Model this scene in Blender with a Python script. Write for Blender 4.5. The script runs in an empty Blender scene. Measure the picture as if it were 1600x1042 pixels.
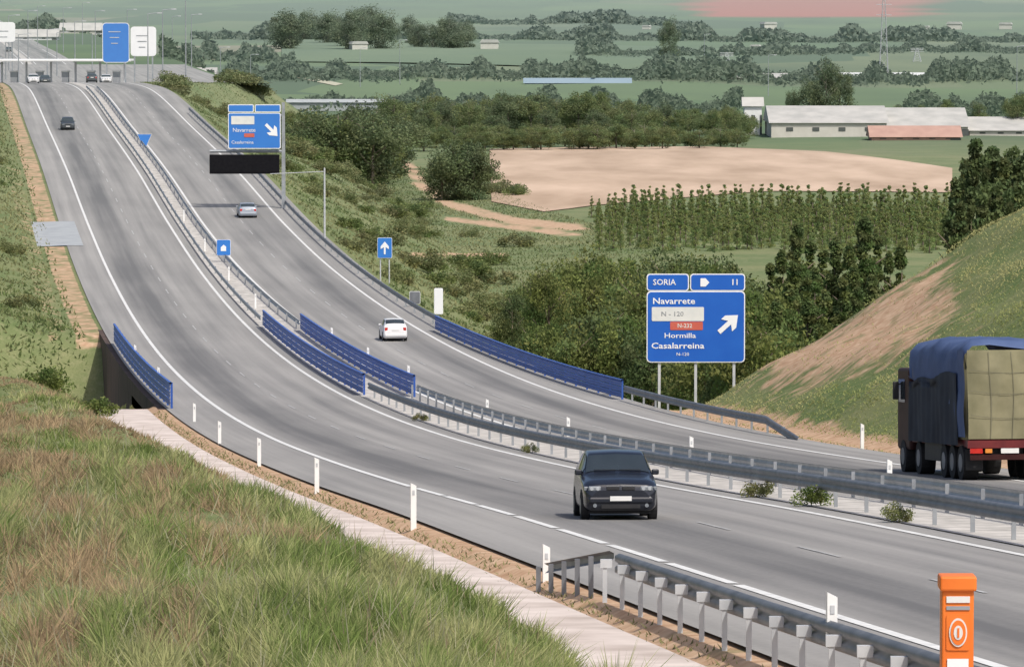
import bpy, math, random
import numpy as np
from mathutils import Matrix, Vector
random.seed(7); rng=np.random.default_rng(11)
F=8000.0; TH=math.atan(521/F); CT,ST=math.cos(TH),math.sin(TH)
A0,B0=16.4,-0.112
HEAD=math.atan(0.112)
COL=bpy.context.scene.collection
def ss(a,b,x):
    u=np.clip((np.asarray(x,float)-a)/(b-a),0,1); return u*u*(3-2*u)
# ---------------------------------------------------------------- road profile
HY=np.array([-80,0,30,60.3,96.9,114.3,144.7,168.4,199,231,261,296,337.5,388,442,509.5,601,720,800,960,1100,1300,1600,2000,3000,4500,9600.])
HH=np.array([-1.5,3.9,5.95,8.0,10.4,11.55,13.65,15.2,17.04,18.64,19.8,20.7,21.1,20.7,19.4,17.2,15.04,12.6,13.0,15.6,15.5,14.5,14.0,13,9,0,-160.])
HM=np.gradient(HH,HY)
def hr(Y):
    Y=np.clip(np.asarray(Y,float),HY[0],HY[-1]-1e-3); i=np.clip(np.searchsorted(HY,Y,side='right')-1,0,len(HY)-2)
    d=HY[i+1]-HY[i]; u=(Y-HY[i])/d
    return (2*u**3-3*u**2+1)*HH[i]+(u**3-2*u**2+u)*d*HM[i]+(-2*u**3+3*u**2)*HH[i+1]+(u**3-u**2)*d*HM[i+1]
def zr(Y): return -hr(Y)
GY=np.array([-100,450,1500,2000,3000,4000,4500,6000,9600.]); GZ=np.array([-27,-28,-28,-24,-19,-8,0,70,190.])
SH=1.0
def g(X,Y):
    X=np.asarray(X,float);Y=np.asarray(Y,float)
    t=X-A0-B0*Y; t=t+SH*ss(280,450,Y)*ss(4,9,t)
    r=zr(Y); v=np.interp(Y,GY,GZ)+0.35*np.sin(X*.045+Y*.013)*np.cos(Y*.021)
    v=v+ss(4200,6000,Y)*25*np.sin(X*.0035+1)*np.cos(Y*.0013)
    base=r-.06
    bump=.12*np.sin(X*1.3+Y*.31)+.10*np.sin(X*.7-Y*.53+1)+.10*np.sin(Y*.17+X*.2)
    rise=.64*np.clip(-9.3-t,0,None)
    cap=-1.75-.0675*np.clip(Y,0,None)
    a=r-.22+rise; k=.6
    hmn=np.clip(.5+.5*(cap-a)/k,0,1); nb=(cap*(1-hmn)+a*hmn)-k*hmn*(1-hmn)
    nb=np.where(t>-9.25,r-.22,nb+bump*1.2*ss(-9.5,-11,t))
    farl=r-.08+np.clip(.28*(-8.2-t),0,3.2)+bump*ss(-9,-12,t)*1.2
    wl=ss(236,262,Y)
    left=nb*(1-wl)+farl*wl
    hill=r-.25+np.minimum(.64*np.clip(t-19,0,None),11+.05*np.clip(t-36,0,60))+bump*1.0*ss(19,22,t)
    e=17.3+ss(780,930,Y)*26
    emb=np.maximum(r-.1-(.5+.25*ss(700,800,Y))*np.clip(t-e,0,None)+bump*1.2*ss(e,e+3,t),v)
    wh=1-ss(238+0*t,256,Y)
    right=hill*wh+emb*(1-wh)
    z=np.where(t<-6.2,left,np.where(t>17.3,right,base))
    tr=ss(-6.6,-6.2,t); z=np.where((t>-6.6)&(t<-6.2),left*(1-tr)+base*tr,z)
    ys=np.interp(t,[-6,17],[242,257]); b=ss(ys,ys+9,Y)*(1-ss(312,325,Y))*(1-ss(150,400,np.abs(t)))
    return z*(1-b)+(-26.6)*b
def proj(X,Y,Z):
    f=Y*CT-Z*ST; u=Y*ST+Z*CT
    return 800+F*X/f, 521-F*u/f
def ray(px,py):
    dx=(px-800)/F; q=(py-521)/F
    dy=CT-q*ST; dz=-ST-q*CT
    return dx/dy, dz/dy
def P(px,py,Y):
    a,b=ray(px,py); return (a*Y,Y,b*Y)
_Y=np.geomspace(20,9000,9000)
def gp(px,py):
    a,b=ray(px,py); d=b*_Y-g(a*_Y,_Y); i=np.argmax(d<0)
    if not (d<0).any(): i=len(_Y)-1
    return (a*_Y[i],_Y[i],float(g(a*_Y[i],_Y[i])))
def at(px,Y): 
    X=(px-800)/F*Y; return (X,Y,float(g(X,Y)))
def tX(t,Y): return t+A0+B0*Y-SH*ss(4,7,t)*ss(280,450,Y)
def atT(t,Y,dz=0): return (float(tX(t,Y)),float(Y),float(zr(Y))+dz)
# ---------------------------------------------------------------- materials
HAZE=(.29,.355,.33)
def haze_tint(m,out,D=5200):  # aerial haze painted into the base colour, growing with world Y
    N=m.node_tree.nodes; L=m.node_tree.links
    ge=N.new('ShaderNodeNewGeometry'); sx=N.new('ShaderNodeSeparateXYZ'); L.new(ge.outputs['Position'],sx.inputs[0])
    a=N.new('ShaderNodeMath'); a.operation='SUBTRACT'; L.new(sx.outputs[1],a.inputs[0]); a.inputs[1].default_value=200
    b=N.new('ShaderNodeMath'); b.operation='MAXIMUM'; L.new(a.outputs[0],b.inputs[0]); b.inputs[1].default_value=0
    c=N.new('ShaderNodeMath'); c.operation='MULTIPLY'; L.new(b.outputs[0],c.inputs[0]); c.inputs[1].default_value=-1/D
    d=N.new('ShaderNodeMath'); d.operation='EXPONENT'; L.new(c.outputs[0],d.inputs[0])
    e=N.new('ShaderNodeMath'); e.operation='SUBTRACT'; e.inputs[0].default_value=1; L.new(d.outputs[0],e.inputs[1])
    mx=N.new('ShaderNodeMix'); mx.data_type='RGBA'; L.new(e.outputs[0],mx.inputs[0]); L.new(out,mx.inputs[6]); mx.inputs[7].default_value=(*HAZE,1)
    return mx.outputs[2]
def mat(name,c1,c2=None,scale=1.0,rough=.8,metal=0.0,haze=True,attr=None,stretch=None,transl=0.0,spec=.3,bump=0,detail=4,coat=0,D=5200):
    m=bpy.data.materials.new(name); m.use_nodes=True; N=m.node_tree.nodes; L=m.node_tree.links
    bs=N['Principled BSDF']; bs.inputs['Roughness'].default_value=rough; bs.inputs['Metallic'].default_value=metal
    bs.inputs['Specular IOR Level'].default_value=spec; bs.inputs['Coat Weight'].default_value=coat
    if c2 is None: c2=tuple(min(1,c*1.15) for c in c1)
    tc=N.new('ShaderNodeNewGeometry')
    vec=tc.outputs['Position']
    if stretch:
        mp=N.new('ShaderNodeMapping'); mp.inputs['Scale'].default_value=stretch; L.new(vec,mp.inputs['Vector']); vec=mp.outputs[0]
    nz=N.new('ShaderNodeTexNoise'); nz.inputs['Scale'].default_value=scale; nz.inputs['Detail'].default_value=detail; L.new(vec,nz.inputs['Vector'])
    mr=N.new('ShaderNodeMapRange'); mr.inputs[1].default_value=.3; mr.inputs[2].default_value=.7; L.new(nz.outputs[0],mr.inputs[0])
    mx=N.new('ShaderNodeMix'); mx.data_type='RGBA'; mx.inputs[6].default_value=(*c1,1); mx.inputs[7].default_value=(*c2,1)
    L.new(mr.outputs[0],mx.inputs[0]); out=mx.outputs[2]
    if attr:
        at_=N.new('ShaderNodeAttribute'); at_.attribute_name=attr
        mm=N.new('ShaderNodeMix'); mm.data_type='RGBA'; mm.blend_type='MULTIPLY'; mm.inputs[0].default_value=1
        L.new(out,mm.inputs[6]); L.new(at_.outputs['Color'],mm.inputs[7]); out=mm.outputs[2]
    if haze: out=haze_tint(m,out,D)
    L.new(out,bs.inputs['Base Color'])
    if bump:
        b=N.new('ShaderNodeBump'); b.inputs['Strength'].default_value=bump; b.inputs['Distance'].default_value=.05
        L.new(nz.outputs[0],b.inputs['Height']); L.new(b.outputs[0],bs.inputs['Normal'])
    if transl:
        tr=N.new('ShaderNodeBsdfTranslucent'); L.new(out,tr.inputs[0]); ms=N.new('ShaderNodeMixShader'); ms.inputs[0].default_value=transl
        L.new(bs.outputs[0],ms.inputs[1]); L.new(tr.outputs[0],ms.inputs[2]); L.new(ms.outputs[0],N['Material Output'].inputs[0])
    return m
M={}
M['leaf']=mat('leaf',(.125,.18,.055),(.175,.215,.08),.4,.6,attr='col',transl=.42,spec=.1)
M['leaf_young']=mat('leaf_young',(.20,.28,.105),(.26,.325,.135),.4,.6,attr='col',transl=.5,spec=.05)
M['leaf_mid']=mat('leaf_mid',(.115,.175,.065),(.16,.21,.085),.4,.6,attr='col',transl=.45,spec=.08)
M['leaf_dark']=mat('leaf_dark',(.085,.13,.055),(.12,.16,.065),.4,.6,attr='col',transl=.37,spec=.1)
M['leaf_olive']=mat('leaf_olive',(.15,.19,.08),(.21,.235,.11),.4,.6,attr='col',transl=.4,spec=.1)
M['leaf_far']=mat('leaf_far',(.085,.125,.065),(.115,.15,.08),.02,.8,attr='col',transl=.45,spec=.05,D=3400)  # shorter haze distance, so more haze tint in the leaf colour
M['grass']=mat('grass_blades',(1,1,1),(.85,.85,.85),.6,.7,attr='col',transl=.5,spec=.05)
M['bark']=mat('bark',(.12,.09,.065),(.2,.16,.12),3,.9)
M['white']=mat('white_paint',(.74,.74,.72),(.8,.8,.79),2,.5)
M['line']=mat('marking_paint',(.58,.58,.56),(.76,.76,.74),3,.6)
M['line_worn']=mat('worn_marking_paint',(.28,.28,.275),(.5,.5,.49),5,.7,detail=8)
M['concrete']=mat('concrete',(.45,.38,.335),(.68,.60,.55),.9,.9,detail=10)
M['concrete_grey']=mat('concrete_grey',(.30,.32,.34),(.38,.4,.41),.8,.9)
M['gravel']=mat('median_gravel',(.33,.315,.29),(.60,.57,.53),1.6,.95,detail=10)
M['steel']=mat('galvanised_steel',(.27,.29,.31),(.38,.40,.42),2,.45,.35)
M['steel_dark']=mat('dark_steel',(.13,.14,.155),(.22,.23,.25),2,.5,.3)  # dark grey steel; for the near rail beam, shade painted into galvanised steel
M['steel_light']=mat('light_steel',(.42,.44,.46),(.56,.57,.58),2,.5,.1)
M['blue_rail']=mat('blue_painted_steel',(.028,.088,.34),(.045,.125,.44),1.2,.5,.0,spec=.4)
M['sign_blue']=mat('sign_blue',(.012,.10,.46),(.016,.12,.50),.8,.4)
M['sign_blue_pale']=mat('sign_blue_pale',(.03,.17,.55),(.03,.19,.58),.8,.4)
M['sign_white']=mat('sign_white',(.78,.79,.8),(.82,.83,.84),1,.4)
M['sign_pale']=mat('sign_pale_plate',(.60,.62,.60),(.72,.72,.68),1.5,.4)
M['sign_red']=mat('sign_red',(.5,.10,.07),(.55,.13,.09),1,.4)
M['board_black']=mat('board_black',(.006,.006,.008),(.01,.01,.012),4,.8,haze=False,spec=.1)
M['car_black']=mat('black_car_paint',(.008,.010,.018),(.012,.015,.024),1,.25,.1,spec=.5,coat=.4)
M['car_dark']=mat('dark_car_paint',(.03,.035,.045),(.04,.045,.055),1,.3,.2,spec=.5)
M['car_white']=mat('white_car_paint',(.7,.7,.7),(.75,.75,.75),1,.3,coat=.4)
M['car_silver']=mat('silver_car_paint',(.38,.42,.48),(.42,.46,.52),1,.3,.4)
M['glass']=mat('vehicle_glass',(.02,.028,.034),(.03,.04,.048),1,.08,0,spec=.8)
M['rubber']=mat('tyre_rubber',(.015,.015,.016),(.03,.03,.03),6,.85)
M['rim']=mat('wheel_rim',(.2,.21,.22),(.25,.26,.27),3,.4,.6)
M['plastic']=mat('black_plastic',(.018,.018,.02),(.028,.028,.03),4,.6)
M['lamp']=mat('headlamp_glass',(.16,.18,.2),(.26,.28,.3),8,.2,.2,spec=.6)
M['lens']=mat('headlamp_lens',(.38,.41,.43),(.48,.5,.52),8,.2,.2,spec=.6)
M['lamp_red']=mat('tail_lamp_red',(.4,.015,.015),(.5,.03,.02),6,.25)
M['lamp_orange']=mat('lamp_orange',(.6,.2,.03),(.65,.25,.05),6,.3)
M['plate']=mat('number_plate',(.66,.66,.64),(.72,.72,.7),4,.4)
M['orange']=mat('orange_paint',(.72,.16,.025),(.82,.21,.035),2,.45)
M['tarp']=mat('blue_tarpaulin',(.045,.075,.17),(.08,.12,.24),1.1,.7,bump=.6,detail=8)
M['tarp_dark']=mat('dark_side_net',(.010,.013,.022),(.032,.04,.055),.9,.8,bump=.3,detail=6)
M['load']=mat('olive_load_cover',(.15,.142,.08),(.25,.23,.14),1.3,.85,bump=.4,detail=8)
M['strap']=mat('olive_strap',(.13,.125,.08),(.17,.16,.11),3,.8)
M['maroon']=mat('maroon_truck_paint',(.10,.014,.016),(.15,.022,.022),3,.5)
M['cab']=mat('dark_cab_paint',(.035,.012,.012),(.055,.02,.018),3,.5,spec=.1)
M['rust']=mat('brown_abutment',(.045,.03,.025),(.10,.065,.05),.9,.9,stretch=(1,1,.3))
M['roof_grey']=mat('grey_roof',(.36,.35,.33),(.50,.48,.45),.3,.85,detail=8)
M['roof_red']=mat('red_roof',(.38,.21,.165),(.46,.27,.21),.5,.85)
M['wall_cream']=mat('cream_wall',(.50,.47,.42),(.58,.55,.50),.6,.85)
M['dark']=mat('dark_opening',(.03,.03,.03),(.05,.05,.05),1,.6)
M['field']=mat('ploughed_field',(.36,.245,.16),(.60,.44,.32),.10,.95,stretch=(1,.22,1),detail=12)
M['crop']=mat('green_crop',(.075,.125,.05),(.11,.16,.065),.02,.95,stretch=(1,.3,1),detail=8)
M['pale_field']=mat('pale_stubble',(.42,.40,.27),(.52,.48,.36),.05,.95)
M['blue_sheet']=mat('blue_roof_sheet',(.18,.26,.34),(.22,.30,.37),.1,.6)
def asphalt():
    m=bpy.data.materials.new('asphalt'); m.use_nodes=True; N=m.node_tree.nodes; L=m.node_tree.links; bs=N['Principled BSDF']
    bs.inputs['Roughness'].default_value=.9; bs.inputs['Specular IOR Level'].default_value=.2
    a=N.new('ShaderNodeAttribute'); a.attribute_name='tt'
    ge=N.new('ShaderNodeNewGeometry'); sp=N.new('ShaderNodeSeparateXYZ'); L.new(ge.outputs['Position'],sp.inputs[0])
    def coords(ft,fy):
        cb=N.new('ShaderNodeCombineXYZ')
        m1=N.new('ShaderNodeMath'); m1.operation='MULTIPLY'; m1.inputs[1].default_value=ft; L.new(a.outputs['Fac'],m1.inputs[0]); L.new(m1.outputs[0],cb.inputs[0])
        m2=N.new('ShaderNodeMath'); m2.operation='MULTIPLY'; m2.inputs[1].default_value=fy; L.new(sp.outputs[1],m2.inputs[0]); L.new(m2.outputs[0],cb.inputs[1]); return cb.outputs[0]
    n1=N.new('ShaderNodeTexNoise'); n1.inputs['Scale'].default_value=1.5; n1.inputs['Detail'].default_value=6; L.new(coords(.9,.010),n1.inputs['Vector'])
    n3=N.new('ShaderNodeTexNoise'); n3.inputs['Scale'].default_value=1; n3.inputs['Detail'].default_value=6; L.new(coords(.25,.05),n3.inputs['Vector'])
    n2=N.new('ShaderNodeTexNoise'); n2.inputs['Scale'].default_value=9; n2.inputs['Detail'].default_value=8; L.new(ge.outputs['Position'],n2.inputs['Vector'])
    dk=N.new('ShaderNodeAttribute'); dk.attribute_name='dk'
    def madd(x,k,c):
        s=N.new('ShaderNodeMath'); s.operation='MULTIPLY_ADD'; L.new(x,s.inputs[0]); s.inputs[1].default_value=k
        if isinstance(c,float): s.inputs[2].default_value=c
        else: L.new(c,s.inputs[2])
        return s.outputs[0]
    s=madd(n1.outputs[0],1.1,-.40); s=madd(n3.outputs[0],.5,s); s=madd(n2.outputs[0],.35,s)
    s2=N.new('ShaderNodeMath'); s2.operation='SUBTRACT'; s2.use_clamp=True; L.new(s,s2.inputs[0]); L.new(dk.outputs['Fac'],s2.inputs[1])
    mx=N.new('ShaderNodeMix'); mx.data_type='RGBA'; L.new(s2.outputs[0],mx.inputs[0]); mx.inputs[6].default_value=(.135,.134,.134,1); mx.inputs[7].default_value=(.385,.372,.352,1)
    L.new(haze_tint(m,mx.outputs[2]),bs.inputs['Base Color']); return m
M['asphalt']=asphalt()
def groundmat():
    m=bpy.data.materials.new('ground_cover'); m.use_nodes=True; N=m.node_tree.nodes; L=m.node_tree.links; bs=N['Principled BSDF']
    bs.inputs['Roughness'].default_value=.95; bs.inputs['Specular IOR Level'].default_value=.1
    ge=N.new('ShaderNodeNewGeometry')
    def noise(sc,det=6,st=None):
        n=N.new('ShaderNodeTexNoise'); n.inputs['Scale'].default_value=sc; n.inputs['Detail'].default_value=det
        v=ge.outputs['Position']
        if st: mp=N.new('ShaderNodeMapping'); mp.inputs['Scale'].default_value=st; L.new(v,mp.inputs['Vector']); v=mp.outputs[0]
        L.new(v,n.inputs['Vector']); return n.outputs[0]
    def mix(f,a,b):
        x=N.new('ShaderNodeMix'); x.data_type='RGBA'
        L.new(f,x.inputs[0])
        for i,c in ((6,a),(7,b)):
            if isinstance(c,tuple): x.inputs[i].default_value=(*c,1)
            else: L.new(c,x.inputs[i])
        return x.outputs[2]
    def rng_(o,a,b,c=0,d=1):
        r=N.new('ShaderNodeMapRange'); r.inputs[1].default_value=a; r.inputs[2].default_value=b; r.inputs[3].default_value=c; r.inputs[4].default_value=d; L.new(o,r.inputs[0]); return r.outputs[0]
    c=mix(rng_(noise(.12),.35,.65),(.11,.155,.055),(.20,.21,.095))
    c=mix(rng_(noise(1.6,8),.45,.75,0,.6),c,(.28,.265,.145))
    c=mix(rng_(noise(9,8),.4,.7,0,.6),c,(.095,.13,.045))
    vo=N.new('ShaderNodeTexVoronoi'); vo.distance='CHEBYCHEV'; vo.inputs['Scale'].default_value=1
    mp=N.new('ShaderNodeMapping'); mp.inputs['Scale'].default_value=(1/150,1/330,0); mp.inputs['Rotation'].default_value=(0,0,.12); L.new(ge.outputs['Position'],mp.inputs['Vector']); L.new(mp.outputs[0],vo.inputs['Vector'])
    sc=N.new('ShaderNodeSeparateColor'); L.new(vo.outputs['Color'],sc.inputs[0])
    cr=N.new('ShaderNodeValToRGB'); e=cr.color_ramp; e.interpolation='CONSTANT'
    cols=[(0,(.085,.14,.052)),(.25,(.11,.165,.062)),(.45,(.06,.10,.043)),(.6,(.14,.17,.08)),(.76,(.085,.13,.052)),(.86,(.22,.20,.13)),(.93,(.12,.16,.068))]
    e.elements[0].position=0; e.elements[0].color=(*cols[0][1],1); e.elements[1].position=.25; e.elements[1].color=(*cols[1][1],1)
    for p,cc in cols[2:]:
        q=e.elements.new(p); q.color=(*cc,1)
    L.new(sc.outputs[0],cr.inputs[0])
    fc=mix(rng_(noise(.012,10,(1,.25,1)),.42,.66,0,.85),cr.outputs[0],(.055,.09,.04))
    sp=N.new('ShaderNodeSeparateXYZ'); L.new(ge.outputs['Position'],sp.inputs[0])
    c=mix(rng_(sp.outputs[1],900,1050),c,fc)
    rf=N.new('ShaderNodeAttribute'); rf.attribute_name='redf'; c=mix(rf.outputs['Fac'],c,(.42,.10,.08))
    so=N.new('ShaderNodeAttribute'); so.attribute_name='soil'
    ad=N.new('ShaderNodeMath'); ad.operation='MULTIPLY_ADD'; L.new(noise(.8,10),ad.inputs[0]); ad.inputs[1].default_value=2.2; ad.inputs[2].default_value=-1.1
    a2=N.new('ShaderNodeMath'); a2.operation='ADD'; L.new(ad.outputs[0],a2.inputs[0]); L.new(so.outputs['Fac'],a2.inputs[1])
    soil=mix(rng_(noise(2.5,8),.3,.7),(.37,.225,.135),(.56,.40,.27))
    c=mix(rng_(a2.outputs[0],.25,.75),c,soil)
    L.new(haze_tint(m,c),bs.inputs['Base Color'])
    return m
M['ground']=groundmat()
# ---------------------------------------------------------------- mesh helpers
def tag(o,label=None,cat=None,group=None,kind=None):
    if label: o['label']=label
    if cat: o['category']=cat
    if group: o['group']=group
    if kind: o['kind']=kind
    return o
def npmesh(name,V,Fc,m,smooth=False,attrs=None):
    V=np.asarray(V,np.float32); Fc=np.asarray(Fc,np.int32); n=Fc.shape[1]
    me=bpy.data.meshes.new(name); me.vertices.add(len(V)); me.vertices.foreach_set('co',V.ravel())
    me.loops.add(Fc.size); me.loops.foreach_set('vertex_index',Fc.ravel())
    me.polygons.add(len(Fc)); me.polygons.foreach_set('loop_start',np.arange(0,Fc.size,n,dtype=np.int32)); me.polygons.foreach_set('loop_total',np.full(len(Fc),n,np.int32))
    if smooth: me.polygons.foreach_set('use_smooth',np.ones(len(Fc),bool))
    me.update(calc_edges=True)
    for k,a in (attrs or {}).items():
        if a.ndim==1:
            q=me.attributes.new(k,'FLOAT','POINT'); q.data.foreach_set('value',a.astype(np.float32))
        else:
            q=me.attributes.new(k,'FLOAT_COLOR','POINT'); c=np.ones((len(a),4),np.float32); c[:,:3]=a; q.data.foreach_set('color',c.ravel())
    me.materials.append(m); return me
def link(name,me,parent=None):
    o=bpy.data.objects.new(name,me); COL.objects.link(o)
    if parent: o.parent=parent
    return o
class MB:
    def __init__(s): s.v=[]; s.f=[]
    def add(s,vs,fs):
        n=len(s.v); s.v+= [tuple(map(float,p)) for p in vs]; s.f+=[[i+n for i in f] for f in fs]; return s
    def box(s,cx,cy,cz,sx,sy,sz,rz=0,tx=1,ty=1):
        c,q=math.cos(rz),math.sin(rz); vs=[]
        for dz in (-.5,.5):
            kx,ky=(tx,ty) if dz>0 else (1,1)
            for dx,dy in ((-.5,-.5),(.5,-.5),(.5,.5),(-.5,.5)):
                x,y=dx*sx*kx,dy*sy*ky; vs.append((cx+x*c-y*q,cy+x*q+y*c,cz+dz*sz))
        return s.add(vs,[(3,2,1,0),(4,5,6,7),(0,1,5,4),(1,2,6,5),(2,3,7,6),(3,0,4,7)])
    def tube(s,p0,p1,r0,r1=None,n=8):
        r1=r0 if r1 is None else r1
        p0=np.array(p0,float);p1=np.array(p1,float); d=p1-p0; d/=np.linalg.norm(d)
        a=np.cross(d,(0,0,1) if abs(d[2])<.9 else (1,0,0)); a/=np.linalg.norm(a); b=np.cross(d,a)
        vs=[];
        for p,r in ((p0,r0),(p1,r1)):
            for k in range(n):
                w=2*math.pi*k/n; vs.append(p+r*(math.cos(w)*a+math.sin(w)*b))
        fs=[(k,(k+1)%n,n+(k+1)%n,n+k) for k in range(n)]+[tuple(range(n))[::-1],tuple(range(n,2*n))]
        return s.add(vs,fs)
    def grid(s,G):
        G=np.asarray(G,float); a,b=G.shape[:2]
        return s.add(G.reshape(-1,3),[(i*b+j,i*b+j+1,(i+1)*b+j+1,(i+1)*b+j) for i in range(a-1) for j in range(b-1)])
    def poly(s,pts,y0,y1):
        n=len(pts); vs=[(x,y0,z) for x,z in pts]+[(x,y1,z) for x,z in pts]
        return s.add(vs,[tuple(range(n)),tuple(range(2*n-1,n-1,-1))]+[(i,n+i,n+(i+1)%n,(i+1)%n) for i in range(n)])
    def build(s,name,m,parent=None,smooth=False,off=None,bevel=0):
        v=s.v
        if off is not None: v=[(a-off[0],b-off[1],c-off[2]) for a,b,c in v]
        me=bpy.data.meshes.new(name); me.from_pydata(v,[],s.f); me.materials.append(m)
        if smooth: 
            for p in me.polygons: p.use_smooth=True
        me.update(); o=link(name,me,parent)
        if bevel:
            b=o.modifiers.new('b','BEVEL'); b.width=bevel; b.segments=2; b.limit_method='ANGLE'
        return o
def empty(name,loc,rz=0,label=None,cat=None,group=None,rx=0):
    o=bpy.data.objects.new(name,None); COL.objects.link(o); o.location=loc; o.rotation_euler=(rx,0,rz); o.empty_display_size=.3
    return tag(o,label,cat,group)
def dup(root,loc,rz=None,scale=None,label=None,group=None,rx=None,kids=True):
    r=root.copy(); COL.objects.link(r); r.location=loc
    if rz is not None: r.rotation_euler=(root.rotation_euler[0] if rx is None else rx,0,rz)
    if scale is not None: r.scale=scale if hasattr(scale,'__len__') else (scale,)*3
    if label: r['label']=label
    if group: r['group']=group
    if kids:
        for ch in list(root.children):
            c=ch.copy(); COL.objects.link(c); c.parent=r
            for q in list(ch.children):
                d=q.copy(); COL.objects.link(d); d.parent=c
    return r
def text_mesh(txt,size,name,m,parent,loc,bold=0.0,sx=1):
    cu=bpy.data.curves.new('t','FONT'); cu.body=txt; cu.size=size; cu.align_x='LEFT'; cu.align_y='CENTER'; cu.offset=bold; cu.extrude=.004; cu.resolution_u=2
    ob=bpy.data.objects.new('t',cu); COL.objects.link(ob); bpy.context.view_layer.update()
    me=bpy.data.meshes.new_from_object(ob.evaluated_get(bpy.context.evaluated_depsgraph_get())); bpy.data.objects.remove(ob)
    me.materials.clear(); me.materials.append(m); o=link(name,me,parent); o.location=loc; o.rotation_euler=(math.pi/2,0,0); o.scale=(sx,1,1); return o
_perm=np.random.default_rng(5).uniform(0,1,(256,256))
def vn(x,y):
    xi=np.floor(x).astype(int); yi=np.floor(y).astype(int); fx=x-xi; fy=y-yi; fx=fx*fx*(3-2*fx); fy=fy*fy*(3-2*fy)
    f=lambda i,j:_perm[(xi+i)%256,(yi+j)%256]
    return (f(0,0)*(1-fx)+f(1,0)*fx)*(1-fy)+(f(0,1)*(1-fx)+f(1,1)*fx)*fy
def fbm(x,y): return (vn(x,y)+.5*vn(x*2.1+7,y*2.1+3)+.25*vn(x*4.3+1,y*4.3+9)+.15*vn(x*9+4,y*9))/1.9
# ---------------------------------------------------------------- ground
YS=np.concatenate([np.arange(-60,60,4),np.arange(60,400,2.5),np.arange(400,1000,4),1000*1.03**np.arange(0,77)])
TS=np.concatenate([[-3000,-1500,-800,-400,-200,-120,-80,-60,-45,-35,-28,-24],np.arange(-21,-9.5,.5),np.arange(-9.5,-6,.25),np.arange(-6,17,2.3),np.arange(17,50,.8),np.arange(50,150,2.5),np.arange(160,600,20),np.arange(620,1300,40),np.arange(1300,4100,150)])
TT,YY=np.meshgrid(TS,YS); XX=tX(TT,YY); ZZ=g(XX,YY)
a,b=XX.shape; V=np.stack([XX,YY,ZZ],-1).reshape(-1,3)
I=(np.arange(a-1)[:,None]*b+np.arange(b-1)[None,:]).ravel(); Fq=np.stack([I,I+1,I+b+1,I+b],1)
soil=np.full_like(TT,-.6)
soil=np.where((TT<-9)&(YY<240),-.05,soil)
soil=np.where((TT<-5.9)&(TT>-7.3)&(YY<245),.9,soil)
soil=np.where((TT<-6)&(TT>-8.0)&(YY>322),.6,soil)
soil=np.where((TT<-8.0)&(TT>-10)&(YY>322)&(YY<520),.25,soil)
soil=np.where((TT>17)&(TT<19.6)&(YY<250),.95,soil)
px,py=proj(XX,YY,ZZ)
def seg(px,py,x0,y0,x1,y1):
    dx,dy=x1-x0,y1-y0; u=np.clip(((px-x0)*dx+(py-y0)*dy)/(dx*dx+dy*dy),0,1); return np.hypot(px-x0-u*dx,py-y0-u*dy)
HSEG=(1225,580,1455,462)
hs=seg(px,py,*HSEG); hillm=(YY>170)&(YY<262)&(TT>19)
hsoil=.84-hs/92+.9*(fbm(XX*.45,YY*.12)-.5)
soil=np.where(hillm,np.maximum(soil,hsoil),soil)
TRK=((596,244,640,262),(640,262,662,292),(662,292,705,320),(705,320,800,345),(800,345,905,356),(700,342,790,354),(790,354,900,368),(640,398,790,399))
for i,(x0,y0,x1,y1) in enumerate(TRK):
    d=seg(px,py*2,x0,y0*2,x1,y1*2); soil=np.where((YY>380)&(YY<1100)&(TT>15),np.maximum(soil,1.5-d/(11 if i<5 else 6)),soil)
redf=np.where((YY>3000)&(px>1090)&(px<1430)&(py<26)&(py>-60),1.,0.)
ground=link('ground',npmesh('ground',V,Fq,M['ground'],True,{'soil':soil.ravel(),'redf':redf.ravel()})); tag(ground,kind='structure')
def roadsheet(name,ts,y0,y1,dz,m,dark=None):
    ys=YS[(YS>=y0)&(YS<=y1)]; T,Y=np.meshgrid(ts,ys); X=tX(T,Y); Z=zr(Y)+dz
    V=np.stack([X,Y,Z],-1).reshape(-1,3); a,b=X.shape
    I=(np.arange(a-1)[:,None]*b+np.arange(b-1)[None,:]).ravel(); Fq=np.stack([I,I+1,I+b+1,I+b],1)
    at_={'tt':T.ravel()}
    dk=np.zeros_like(T)
    for c,w,s in (dark or []): dk=dk+s*np.exp(-((T-c)/w)**2)
    at_['dk']=dk.ravel()
    o=link(name,npmesh(name,V,Fq,m,False,at_)); tag(o,kind='structure'); return o
roadsheet('road_left_carriageway',np.linspace(-5.95,4.3,53),-60,2700,0,M['asphalt'],[(-1.7,1.3,.5),(1.9,1.1,.12)])
roadsheet('road_right_carriageway',np.linspace(6.7,17,53),-60,2700,0,M['asphalt'],[(12.7,1.2,.42),(9.2,1.1,.14)])
roadsheet('median_ground',[4.3,5.5,6.7],-60,2700,.02,M['gravel'])
roadsheet('toll_plaza_apron',np.linspace(-14,42,12),875,1200,.03,M['asphalt'])
roadsheet('drainage_channel',[-9.22,-8.7,-7.1,-6.66],-60,240,-.17,M['concrete'])
def marking(name,t,w,y0,y1,dash=None,m='line'):
    mb=MB()
    if dash:
        y=y0
        while y<y1:
            ys=np.linspace(y,y+dash[0],3); mb.grid([[(tX(t+s*w/2,q),q,float(zr(q))+.012) for s in (-1,1)] for q in ys]); y+=dash[1]
    else:
        ys=YS[(YS>=y0)&(YS<=y1)]; mb.grid([[(tX(t+s*w/2,q),q,float(zr(q))+.012) for s in (-1,1)] for q in ys])
    o=mb.build(name,M[m]); tag(o,kind='structure')
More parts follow.
